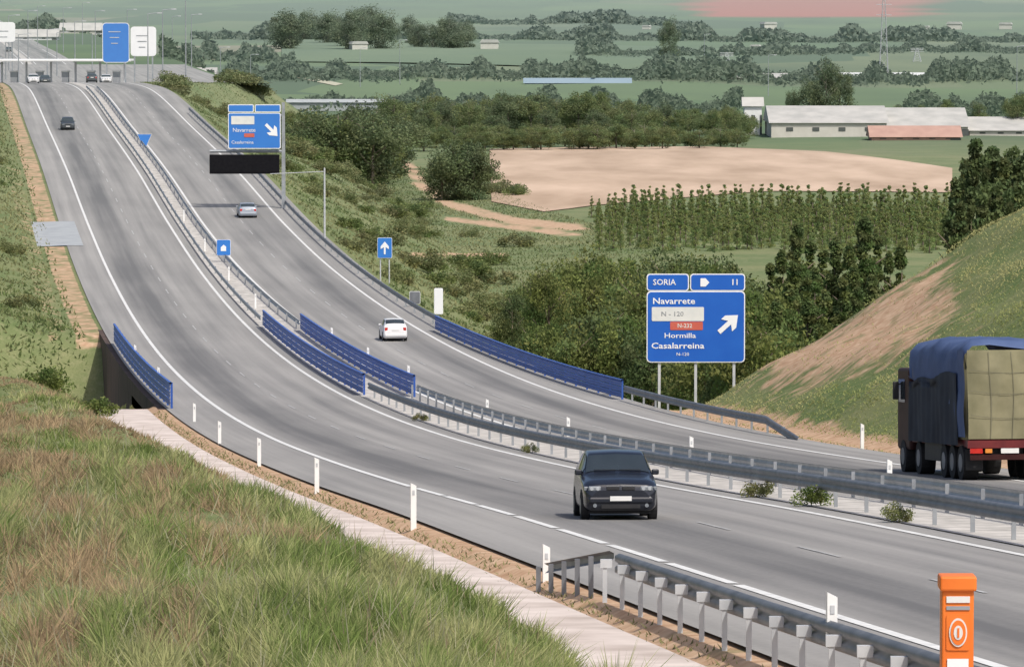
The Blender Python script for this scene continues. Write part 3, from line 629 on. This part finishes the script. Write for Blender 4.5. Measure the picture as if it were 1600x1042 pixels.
for z in (1.9,2.6,3.2): MB().grid([[(x,.085+lumpy(x,z,1)-.16*((z-1.2)/2.55)**4,z+dz-.12*math.cos(x*1.3)) for dz in (-.009,.009)] for x in np.linspace(-1.15,1.15,14)]).build('strap',M['strap'],T)
MB().box(0,.0,1.05,2.45,.14,.22).build('rear_beam',M['maroon'],T); MB().box(0,.02,.68,2.3,.1,.16).build('underrun_bar',M['cab'],T)
for sx in (1,-1):
    MB().box(sx*.98,.08,.86,.36,.06,.14).build('tail_light',M['lamp_red'],T); MB().box(sx*.62,.08,.86,.2,.06,.12).build('indicator',M['lamp_orange'],T)
    MB().box(sx*.95,-.35,.6,.5,.03,.6).build('mudflap',M['plastic'],T)
    for y in (-1.0,-2.25,-3.5,-7.4,-9.9):
        w_=MB().tube((sx*.78,y,.5),(sx*1.22,y,.5),.5,n=22).build('wheel',M['rubber'],T); MB().tube((sx*1.2,y,.5),(sx*1.235,y,.5),.26,n=16).build('rim',M['steel_dark'],w_)
    MB().box(sx*1.15,-5.2,.75,.1,2.6,.55).build('side_guard',M['plastic'],T)
    MB().box(sx*1.34,-10.4,2.5,.18,.14,.55).build('mirror',M['plastic'],T,bevel=.03); MB().tube((sx*1.15,-10.35,2.7),(sx*1.34,-10.4,2.7),.025).build('mirror_arm',M['plastic'],T)
MB().box(0,.09,.86,.52,.02,.14).build('number_plate',M['plate'],T)
cab=MB().box(0,-9.9,1.95,2.4,2.1,2.5,ty=.9).build('cab',M['cab'],T,bevel=.1)
for sx in (1,-1): MB().box(sx*1.205,-10.1,2.5,.02,1.0,.7).build('window',M['glass'],cab)
Yt=146.5; T.location=(float(tX(14.3,Yt)),Yt,float(zr(Yt))); sl=float(hr(Yt+6)-hr(Yt-1))/7; T.rotation_euler=(math.atan(sl),0,HEAD+math.pi)
# ---------------------------------------------------------------- vegetation
def leaves(C,N,size,colr,flat=0):
    n=len(C); a=rng.normal(size=(n,3)); a/=np.linalg.norm(a,axis=1)[:,None]; b=rng.normal(size=(n,3)); b-=a*(a*b).sum(1)[:,None]; b/=np.linalg.norm(b,axis=1)[:,None]
    s=(size*rng.uniform(.6,1.4,n))[:,None]; a=a*s; b=b*s*.6
    V=np.stack([C-a,C+b,C+a,C-b],1).reshape(-1,3); Fq=np.arange(4*n).reshape(-1,4); return V,Fq,np.repeat(colr,4,0)
def crown(kind,seed,H,nc,nl,ls,cr_):
    C=[];Cl=[]
    for k in range(nc):
        if kind=='round':
            d=rng.normal(size=3); d/=np.linalg.norm(d); r=rng.uniform(.25,1)**.6; c=np.array([d[0]*H*.34*r,d[1]*H*.34*r,H*.52+d[2]*H*.42*r]); R=cr_*rng.uniform(.5,1.1)
        elif kind in ('poplar','cone'):
            z=rng.uniform(.04,.97); w=H*.12*math.sin(math.pi*min(1,(z*.85+.15)))**.7*(1.1-z*.8); an=rng.uniform(0,6.28); c=np.array([w*math.cos(an)*rng.uniform(.3,1),w*math.sin(an)*rng.uniform(.3,1),z*H]); R=cr_*rng.uniform(.5,1)*(1.15-(.6 if kind=='poplar' else .8)*z)
        elif kind=='sapling':
            z=rng.uniform(.0,1); w=H*.10*(1.1-z); an=rng.uniform(0,6.28); c=np.array([w*math.cos(an),w*math.sin(an),z*H]); R=cr_*rng.uniform(.5,1)*(1.25-.85*z)
        else:
            an=rng.uniform(0,6.28); r=rng.uniform(0,1)**.5; c=np.array([r*H*.7*math.cos(an),r*H*.7*math.sin(an),H*(.2+.55*rng.uniform(0,1)*(1-.6*r*r))]); R=cr_*rng.uniform(.6,1.1)
        p=rng.normal(size=(nl,3)); p/=np.linalg.norm(p,axis=1)[:,None]; p*=(R*rng.uniform(.2,1.15,nl)**.6)[:,None]; p[:,2]*=.85
        C.append(c+p); sh=rng.uniform(.7,1.3); tint=np.array([1+rng.uniform(-.1,.25),1,1-rng.uniform(0,.2)]); Cl.append(np.outer(rng.uniform(.8,1.2,nl)*sh,tint))
    C=np.concatenate(C); C[:,2]=np.maximum(C[:,2],.05); return leaves(C,None,ls,np.concatenate(Cl))
def treeproto(name,kind,seed,H,nc,nl,ls,cr_,m,cat,trunk=True):
    e=empty(name,(0,0,-900),0,'x',cat)
    V,Fq,c_=crown(kind,seed,H,nc,nl,ls,cr_); me=npmesh('crown',V,Fq,M[m],False,{'col':c_}); link('crown',me,e)
    if trunk:
        mb=MB(); mb.tube((0,0,-.5),(.05,.05,H*.45),H*.018+.03,H*.011+.02,8); mb.tube((.05,.05,H*.45),(0,.1,H*.85),H*.011+.02,.02,6)
        if kind!='sapling':
            for k in range(6):
                an=k*1.05+seed; z=H*(.3+.08*k); l=H*(.24 if kind=='round' else .1); mb.tube((0,0,z),(l*math.cos(an),l*math.sin(an),z+l*.8),H*.009+.01,.01,5)
        mb.build('trunk',M['bark'],e,smooth=True)
    return e
PR={}
for i in range(3): PR['r',i]=treeproto('broadleaf_tree','round',i,9,46,170,.125,1.35,'leaf','tree')
for i in range(2): PR['d',i]=treeproto('dark_tree','round',i+5,9,46,170,.125,1.35,'leaf_dark','tree')
for i in range(3): PR['p',i]=treeproto('poplar_tree','poplar',i,12,75,120,.125,.75,'leaf_dark','tree')
for i in range(3): PR['c',i]=treeproto('conical_tree','cone',i,12,85,130,.115,.9,'leaf_mid','tree')
for i in range(3): PR['s',i]=treeproto('young_poplar','sapling',i,5,32,64,.08,.50,'leaf_young','young tree')
for i in range(3): PR['b',i]=treeproto('shrub','shrub',i,1.6,16,110,.07,.5,'leaf_olive' if i else 'leaf','shrub',False)
def put(kind,X,Y,sc,label,group=None,wide=1):
    ks=[k for k in PR if k[0]==kind]; k=random.choice(ks); z=float(g(X,Y))
    return dup(PR[k],(X,Y,z-.1),random.uniform(0,6.28),(sc*wide,sc*wide,sc),label=label,group=group)
def putpx(kind,px_,Y,top,label,group=None,wide=1,Hs={'r':9,'d':9,'p':12,'c':12,'s':5,'b':1.6}):
    X=(px_-800)*Y/F; z=float(g(X,Y)); H=-top*Y/F-z; return put(kind,X,Y,max(.15,H/(Hs[kind]*1.02)),label,group,wide)
G1='dark trees crowding the valley beside the right parapet'
for px_,Y,top in ((800,330,440),(830,350,418),(858,335,402),(885,362,385),(905,345,425),(940,370,372),(965,345,405),(995,380,385),(840,310,480),(885,300,490),(930,310,460),(975,300,480),(1015,330,410),(1050,360,378),(1085,340,400),(1120,380,378),(1155,350,410),(1190,330,440),(1020,296,500),(1060,300,490),(1110,290,490),(1150,286,510),(1190,282,480),(810,345,480),(790,300,530),(1180,300,430),(915,360,395),(1000,350,420),(1035,345,430),(1070,370,385),(1100,350,410),(1140,365,392),(775,330,500)):
    putpx(random.choice('rrdr'),px_,Y,top+random.uniform(-14,10),'dark green tree in the dense grove behind the right blue parapet',G1,random.uniform(.7,1.0))
G2='tall conical trees behind the grassy hill'
for px_,Y,top in ((1205,350,400),(1222,345,378),(1245,340,328),(1266,348,362),(1288,350,378),(1307,345,352),(1328,338,366),(1350,342,318),(1370,346,352),(1390,350,380),(1408,345,370),(1235,310,440),(1262,305,420),(1290,300,440),(1318,304,420),(1340,300,430),(1215,300,450),(1365,305,410),(1180,310,440),(1275,320,405),(1335,318,400),(1240,330,395)):
    putpx('c',px_,Y,top,'pointed green conical tree rising behind the soil scarred hillside',G2,random.uniform(.85,1.15))
G3='tall poplars at the right edge'
for px_,Y,top in ((1494,330,262),(1508,335,232),(1524,330,198),(1538,328,224),(1552,331,210),(1566,330,228),(1580,335,214),(1594,332,228),(1608,330,215),(1625,330,220),(1640,330,220),(1500,310,300),(1516,312,275),(1535,305,285),(1556,308,270),(1575,305,280),(1592,308,268),(1610,310,270)):
    putpx('p',px_,Y,top,'tall dark poplar in the row at the right edge above the hill',G3,random.uniform(.65,.85))
G4='young poplars planted in rows by the ploughed field'
for r in range(6):
    for k in range(48):
        px_=925+k*11.7+random.uniform(-6,6)+r*3; Y=[655,640,622,605,588,572][r]+random.uniform(-6,6)
        putpx('s',px_,Y,[290,297,306,316,328,340][r]+random.uniform(-8,8)+ (14*max(0,(1000-px_)/80)),'slim young green poplar in the plantation below the ploughed field',G4,random.uniform(.95,1.35))
G5='trees in the belt beyond the ploughed field'
for k in range(64):
    px_=600+k*9.2+random.uniform(-6,6); Y=random.uniform(1010,1120); putpx(random.choice('rrd'),px_,Y,random.uniform(135,176) if px_<1000 else random.uniform(152,192),'green tree in the long tree belt behind the ploughed field',G5,random.uniform(.8,1.4))
for k in range(56):
    px_=460+k*12.5+random.uniform(-6,6); Y=random.uniform(950,990); putpx('r',px_,Y,random.uniform(184,208),'low green tree in the hedge along the far edge of the ploughed field','low trees in the far hedge',1.7)
for k in range(26):
    px_=random.uniform(420,640); Y=random.uniform(740,900); putpx(random.choice('rd'),px_,Y,random.uniform(150,195)+max(0,(px_-520))*.12,'dark green tree at the foot of the slope right of the overhead sign','trees below the far embankment',random.uniform(1.1,1.6))
for px_,top,w in ((690,215,1.0),(712,190,1.1),(738,200,1.0)): 
    o=putpx('d',px_,720,top,f'large round dark tree at the left end of the ploughed field, {["left","middle","right"][(690,712,738).index(px_)]} crown of three',None,w); o.location.z-=1.6
for px_,Y,top,l in ((1045,1900,22,'lone dark tree far out on the plain right of centre'),(1290,1150,88,'tallest dark tree of the clump behind the farm barns'),(1312,1160,102,'dark tree just right of the tallest in the clump behind the barns'),(1265,1160,116,'low dark tree left of the tallest in the clump behind the barns'),(1240,1165,135,'lowest dark tree at the left end of the clump behind the barns')):
    putpx('d',px_,Y,top,l,None,.75 if Y<1500 else .6)
for k,(px_,top) in enumerate(((1395,158),(1440,160),(1480,150),(1530,152),(1580,148),(1230,165),(1205,182),(1300,178),(1590,140))): putpx('r',px_,1130 if k<5 else 1060,top,'green tree standing around the farm buildings','trees around the farm',.9)
for k in range(30):
    o=putpx('d',450+random.uniform(0,150) if k<16 else 600+random.uniform(0,140),random.uniform(2300,2700),random.uniform(-6,10) if k<12 else random.uniform(10,26),'hazy dark tree in the distant grove at top centre','trees in the distant grove',random.uniform(.9,1.3)); o.location.z-=3
def hedge(px0,px1,Y0,Y1,h,dens,label,m='leaf_far'):
    n=int((px1-px0)*dens); u=rng.uniform(0,1,n); Y=Y0+(Y1-Y0)*u+25*np.sin(u*9+px0)+rng.normal(0,30,n); X=((px0+(px1-px0)*u)-800)*Y/F
    env=np.clip(1.9*fbm(u*(px1-px0)/38.0+px0,u*0+Y0*.1)-.62,.02,1.1)
    Z=g(X,Y)+rng.uniform(0,1,n)**.8*h*env; sh=np.outer(rng.uniform(.8,1.2,n),np.array([1,1,1.]))
    V,Fq,c_=leaves(np.stack([X,Y,Z],1),None,.7*Y0/1500,sh); tag(link('distant_hedgerow',npmesh('distant_hedgerow',V,Fq,M[m],False,{'col':c_})),label,'hedgerow',kind='stuff')
hedge(250,1160,1350,1300,8,24,'band of small trees across the plain above the tree belt')
hedge(300,1620,1750,1700,9,20,'hazy hedgerow band crossing the plain behind the blue shed')
hedge(900,1640,2150,2300,9,20,'hazy hedgerow band at the right below the distant white houses')
hedge(300,1640,2750,2600,11,20,'hazy tree band crossing the upper plain')
hedge(700,1080,3400,3300,10,16,'pale hazy tree band near the top')
hedge(20,460,2100,2000,10,16,'hazy trees behind the toll plaza')
hedge(1400,1640,1300,1250,8,24,'tree band behind the farm at the right edge')
def ontrack(X,Y,m=24):
    hx,hy=proj(X,Y,float(g(X,Y))); return min(float(seg(np.float64(hx),np.float64(hy*2),a_,b_*2,c2,d_*2)) for a_,b_,c2,d_ in TRK)<m
for k in range(125):
    Y=random.uniform(345,760); t=random.uniform(20,50); s=random.uniform(.4,1.5)
    if ontrack(float(tX(t,Y)),Y): continue
    put('b',float(tX(t,Y)),Y,s,'olive green shrub on the slope right of the far road','shrubs on the right embankment slope',1.3)
for k in range(60):
    Y=random.uniform(640,900); t=random.uniform(19,70)
    if ontrack(float(tX(t,Y)),Y,34): continue
    put('b',float(tX(t,Y)),Y,random.uniform(.9,2.2),'olive green shrub on the slope right of the far road','shrubs on the right embankment slope',1.3)
for k in range(14):
    Y=random.uniform(335,520); t=random.uniform(-16,-10.5); put('b',float(tX(t,Y)),Y,random.uniform(.4,1.1),'green shrub on the left bank beyond the bridge','shrubs on the far left bank',1.2)
for i,(px_,s) in enumerate(((1225,.36),(1315,.42),(1455,.32),(860,.25),(680,.3))):
    Y=[y for y in np.arange(90,260,.5) if abs(800+F*float(tX(5.0,y))/y-px_)<8] or [150]; Y=float(Y[len(Y)//2])
    o=put('b',float(tX(4.35,Y)),Y,s,f'small weed bush in the median gravel, {["first","second","third","fourth","fifth"][i]} of five',None); o.location.z=float(zr(Y))
for i,(px_,Y,s) in enumerate(((45,300,1.5),(20,290,1.6),(150,232,.8),(70,228,1.0))): put('b',(px_-800)*Y/F,Y,s,'rounded green shrub beside the dip left of the bridge','shrubs beside the bridge dip')
for px_ in range(560,800,30):
    Y=random.uniform(390,470); X=(px_-800)*Y/F; put('b',X,Y,random.uniform(.8,1.6),'olive green shrub on the slope right of the far road','shrubs on the right embankment slope',1.2)
for k in list(PR): 
    for ch in list(PR[k].children): bpy.data.objects.remove(ch)
    bpy.data.objects.remove(PR[k])
def blades(name,X,Y,Hh,Wd,colr,lean=.35,zoff=-.02):
    n=len(X); Z=g(X,Y)+zoff; an=rng.uniform(0,np.pi,n); dx=np.cos(an)*Wd; dy=np.sin(an)*Wd*.5
    lx=rng.normal(0,lean,n)*Hh; ly=rng.normal(0,lean,n)*Hh
    V=np.stack([np.stack([X-dx,Y-dy,Z],1),np.stack([X+dx,Y+dy,Z],1),np.stack([X+lx,Y+ly,Z+Hh],1)],1).reshape(-1,3)
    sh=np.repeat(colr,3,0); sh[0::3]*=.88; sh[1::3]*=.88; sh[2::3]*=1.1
    o=link(name,npmesh(name,V,np.arange(3*n).reshape(-1,3),M['grass'],False,{'col':sh})); return o
n=660000
Y=np.exp(rng.uniform(np.log(17),np.log(250),n)); X=rng.uniform(-.112,.03,n)*Y; t=X-A0-B0*Y
k=(t<-9.25+rng.normal(0,.10,n)); X,Y,t=X[k],Y[k],t[k]
a1=X/Y*100; l1=np.log(Y)*6
pch=fbm(a1*.9+50,l1*1.7)
soilp=fbm(a1*1.4+11,l1*2.6)
k=rng.uniform(0,1,len(X))<np.clip(1.15-np.clip((soilp-.60)*9,0,1)*.9,.2,1); X,Y,t,a1,l1,pch=X[k],Y[k],t[k],a1[k],l1[k],pch[k]; n=len(X)
lump=fbm(a1*3.0+20,l1*5); tall=np.clip((fbm(a1*.7+70,l1*1.2)-.5)*5,0,1)
Hh=(.04+.085*rng.uniform(0,1,n)**1.3)*(.35+1.7*np.clip((lump-.25)*2,0,1.2))*(1+.5*tall); Hh*=np.clip((-9.05-t)/1.4,.2,1); Wd=.003+.00015*Y*rng.uniform(.6,1.4,n)
pc2=fbm(a1*1.8+90,l1*3.0)+.30*rng.uniform(-.5,.5,n)
w1=np.clip((pc2-.33)/.3,0,1)[:,None]; dg=np.array([.19,.255,.075]); gy=np.array([.42,.42,.20]); rd=np.array([.45,.30,.20])
c_=dg*(1-w1)+gy*w1; w2=np.clip((pch+.24*rng.uniform(-.5,.5,n)+.035*np.clip(-a1-5,-5,4)-.585)/.10,0,.8)[:,None]; c_=c_*(1-w2)+rd*w2
c_=c_*rng.uniform(.8,1.2,n)[:,None]*(.78+.45*np.clip((lump-.25)*2,0,1))[:,None]
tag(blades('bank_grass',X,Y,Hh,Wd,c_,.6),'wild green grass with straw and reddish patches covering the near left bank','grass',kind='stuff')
n=9000; Y=np.exp(rng.uniform(np.log(26),np.log(225),n)); X=rng.uniform(-.112,.03,n)*Y; t=X-A0-B0*Y; k=t<-9.9; X,Y=X[k],Y[k]; n=len(X)
c_=np.where(rng.uniform(0,1,(n,1))<.7,np.array([.52,.49,.33]),np.array([.42,.33,.22]))*rng.uniform(.85,1.15,(n,1))
tag(blades('seed_stalks',X,Y,.1+.28*rng.uniform(0,1,n)**2,.0025+.00009*Y,c_,.3),'thin dry seed stalks standing above the near bank grass','dry grass',kind='stuff')
n=130000; Y=rng.uniform(165,262,n); t=rng.uniform(18.6,46,n); X=tX(t,Y); Z=g(X,Y); hx,hy=proj(X,Y,Z); hs=seg(hx,hy,*HSEG); hso=.84-hs/92+.9*(fbm(X*.45,Y*.12)-.5)
k=(rng.uniform(0,1,n)<np.clip(1.0-hso*2.0,0.10,1)); X,Y=X[k],Y[k]; n=len(X)
w1=np.clip((fbm(X*.3,Y*.1)+.3*rng.uniform(-.5,.5,n)-.30)/.3,0,1)[:,None]
c_=(np.array([.50,.48,.22])*w1+np.array([.34,.38,.14])*(1-w1))*rng.uniform(.85,1.18,(n,1))
tag(blades('hill_grass',X,Y,.03+.08*rng.uniform(0,1,n),.038,c_,.8),'short yellow green grass on the hillside behind the truck','grass',kind='stuff')
n=110000; Y=rng.uniform(240,900,n); side=(rng.uniform(0,1,n)<.33)|(Y<335); t=np.where(side,rng.uniform(-24,-7.2,n),rng.uniform(17.6,66,n)); X=tX(t,Y)
hx,hy=proj(X,Y,g(X,Y)); tk=np.minimum.reduce([seg(hx,hy*2,a_,b_*2,c2,d_*2) for a_,b_,c2,d_ in TRK[:7]]); k=((tk>11)|side)&~((t>-8.8)&(t<0)&(rng.uniform(0,1,n)<.6)); X,Y=X[k],Y[k]; n=len(X)
w1=np.clip((fbm(X*.12,Y*.03)+.3*rng.uniform(-.5,.5,n)-.4)/.25,0,1)[:,None]
c_=(np.array([.30,.30,.14])*w1+np.array([.16,.21,.075])*(1-w1))*rng.uniform(.7,1.3,(n,1))
tag(blades('slope_grass',X,Y,.1+.25*rng.uniform(0,1,n),.10,c_,.7),'rough grass on the slopes beside the far motorway','grass',kind='stuff')
n=3500; Y=rng.uniform(50,236,n); t=np.where(rng.uniform(0,1,n)<.5,rng.normal(-6.45,.12,n),rng.normal(18.6,.5,n)); X=tX(t,Y)
c_=np.array([.30,.30,.14])*rng.uniform(.6,1.3,(n,1)); tag(blades('verge_grass',X,Y,.04+.09*rng.uniform(0,1,n),.015+.0001*Y,c_,.7),'sparse grass tufts in the soil verge beside the channel','grass',kind='stuff')
# ---------------------------------------------------------------- farm and distant buildings
def barn(px0,px1,Y,eave,ridge,wallm,roofm,label,depth=12,cat='farm building',name='barn',nwin=4):
    S=F/Y; X=((px0+px1)/2-800)/S; zg=float(g(X,Y)); w=(px1-px0)/S; he=-eave/S-zg; hg=-ridge/S-zg
    e=empty(name,(X,Y,zg),0,label,cat); MB().box(0,depth/2,he/2-.3,w,depth,he+.6).build('wall',M[wallm],e)
    mb=MB(); o=.5; mb.add([(-w/2-o,-o,he),(w/2+o,-o,he),(w/2+o,depth/2,hg),(-w/2-o,depth/2,hg),(w/2+o,depth+o,he),(-w/2-o,depth+o,he)],[(0,1,2,3),(3,2,4,5),(0,3,5),(1,4,2)]); mb.build('roof',M[roofm],e)
    for k in range(nwin):
        x=-w/2+w*(k+.7)/(nwin+.4); MB().box(x,-.03,he*.55,w*.03+.7,.1,he*.28).build('window',M['dark'],e)
    if nwin: MB().box(w*.45,-.04,he*.35,min(2.5,w*.12),.1,he*.7).build('door',M['dark'],e)
    return e
barn(1205,1385,1040,192,167,'wall_cream','roof_grey','long grey roofed barn at the left of the farm',26)
barn(1362,1500,1015,214,197,'roof_red','roof_red','low reddish farm building in front of the grey barns',10,nwin=5)
barn(1372,1512,1045,198,170,'wall_cream','roof_grey','grey roofed barn behind the reddish building',26)
barn(1515,1640,1050,204,184,'wall_cream','roof_grey','grey roofed shed at the right edge of the farm',22)
barn(1163,1190,1060,166,152,'white','roof_grey','small white tower like house left of the farm',5,'house','house',1)
barn(1140,1230,1700,122,115,'wall_cream','roof_grey','distant pale long shed left of the power pylon',20,nwin=2)
barn(1290,1445,1750,121,114,'white','white','distant long white warehouse right of centre on the plain',20,nwin=3)
barn(820,985,1640,130,122,'blue_sheet','blue_sheet','distant low blue building across the plain',6,'industrial building','warehouse',0)
barn(265,335,1250,118,106,'wall_cream','roof_grey','pale service building right of the toll plaza',12,'building','building')
barn(1505,1590,2600,80,72,'wall_cream','white','distant white building near the upper right edge',15,'building','building',0)
barn(450,600,1300,160,155,'concrete_grey','concrete_grey','long low grey wall like shed left of the tree belt',4,'building','building',0)
barn(20,90,1750,58,46,'white','roof_grey','pale hazy building behind the toll canopy on the left',10,'building','building',2)
barn(95,158,2000,48,36,'wall_cream','roof_grey','pale hazy building behind the toll canopy beside the blue sign',10,'building','building',2)
fh=None
for k,(px_,top) in enumerate(((765,66),(1010,56),(1200,48),(1445,22),(1490,18),(1570,24),(560,62),(930,52),(1180,84))):
    Y=3100 if top<60 else 2300; X=(px_-800)*Y/F
    if fh is None:
        fh=empty('distant_house',(X,Y,float(g(X,Y))),0,'tiny pale house scattered on the distant plain','house','tiny houses on the plain')
        MB().box(0,0,1.6,8,8,3.2).build('wall',M['wall_cream'],fh); MB().poly([(-4.5,3.15),(4.5,3.15),(3.6,4.5),(-3.6,4.5)],-4.4,4.4).build('roof',M['roof_grey'],fh)
    else: dup(fh,(X,Y,float(g(X,Y))),random.uniform(-.3,.3),random.uniform(.5,1.1))
def pylon(px_,Y,top,label):
    X=(px_-800)*Y/F; z=float(g(X,Y)); H=-top*Y/F-z; e=empty('power_pylon',(X,Y,z),0,label,'power pylon','power pylons')
    mb=MB()
    for a,b in ((-1,-1),(1,-1),(1,1),(-1,1)): mb.tube((a*1.5,b*1.5,0),(a*.3,b*.3,H),.11,.07,4)
    for k in range(8):
        z0=H*k/8;z1=H*(k+1)/8;w0=1.5-1.2*k/8;w1=1.5-1.2*(k+1)/8; mb.tube((-w0,-w0,z0),(w1,-w1,z1),.05,n=4); mb.tube((w0,-w0,z0),(-w1,-w1,z1),.05,n=4)
    mb.build('lattice_tower',M['steel_light'],e)
    for q in (.75,.87,.97): MB().box(0,0,H*q,5,.2,.2).build('crossarm',M['steel_light'],e)
pylon(1380,1700,-10,'tall lattice power pylon behind the grey barns'); pylon(1135,1900,82,'small lattice pylon left of the distant pale shed'); pylon(1432,2000,75,'small lattice pylon right of the white warehouse')
# ---------------------------------------------------------------- camera, light
cam=bpy.data.cameras.new('camera'); co=bpy.data.objects.new('camera',cam); COL.objects.link(co); co.location=(0,0,0); co.rotation_euler=(math.pi/2-TH,0,0)
cam.sensor_width=36; cam.lens=36*F/1600; cam.clip_start=1; cam.clip_end=20000; bpy.context.scene.camera=co
sd=np.array([.40,-.60,.95]); sd/=np.linalg.norm(sd); el=math.asin(sd[2]); az=math.atan2(sd[0],sd[1])
w=bpy.data.worlds.new('World'); bpy.context.scene.world=w; w.use_nodes=True; N=w.node_tree.nodes; L=w.node_tree.links
sk=N.new('ShaderNodeTexSky'); sk.sky_type='NISHITA'; sk.sun_disc=False; sk.sun_elevation=el; sk.sun_rotation=az; sk.dust_density=4; sk.air_density=.8
L.new(sk.outputs[0],N['Background'].inputs[0]); N['Background'].inputs[1].default_value=.15
su=bpy.data.lights.new('sun','SUN'); su.energy=3.3; su.angle=math.radians(.5); su.color=(1,.95,.87); so=bpy.data.objects.new('sun',su); COL.objects.link(so)
so.rotation_euler=Vector(tuple(sd)).to_track_quat('Z','Y').to_euler()
sc=bpy.context.scene; sc.view_settings.view_transform='Standard'; sc.view_settings.look='None'; sc.view_settings.exposure=0
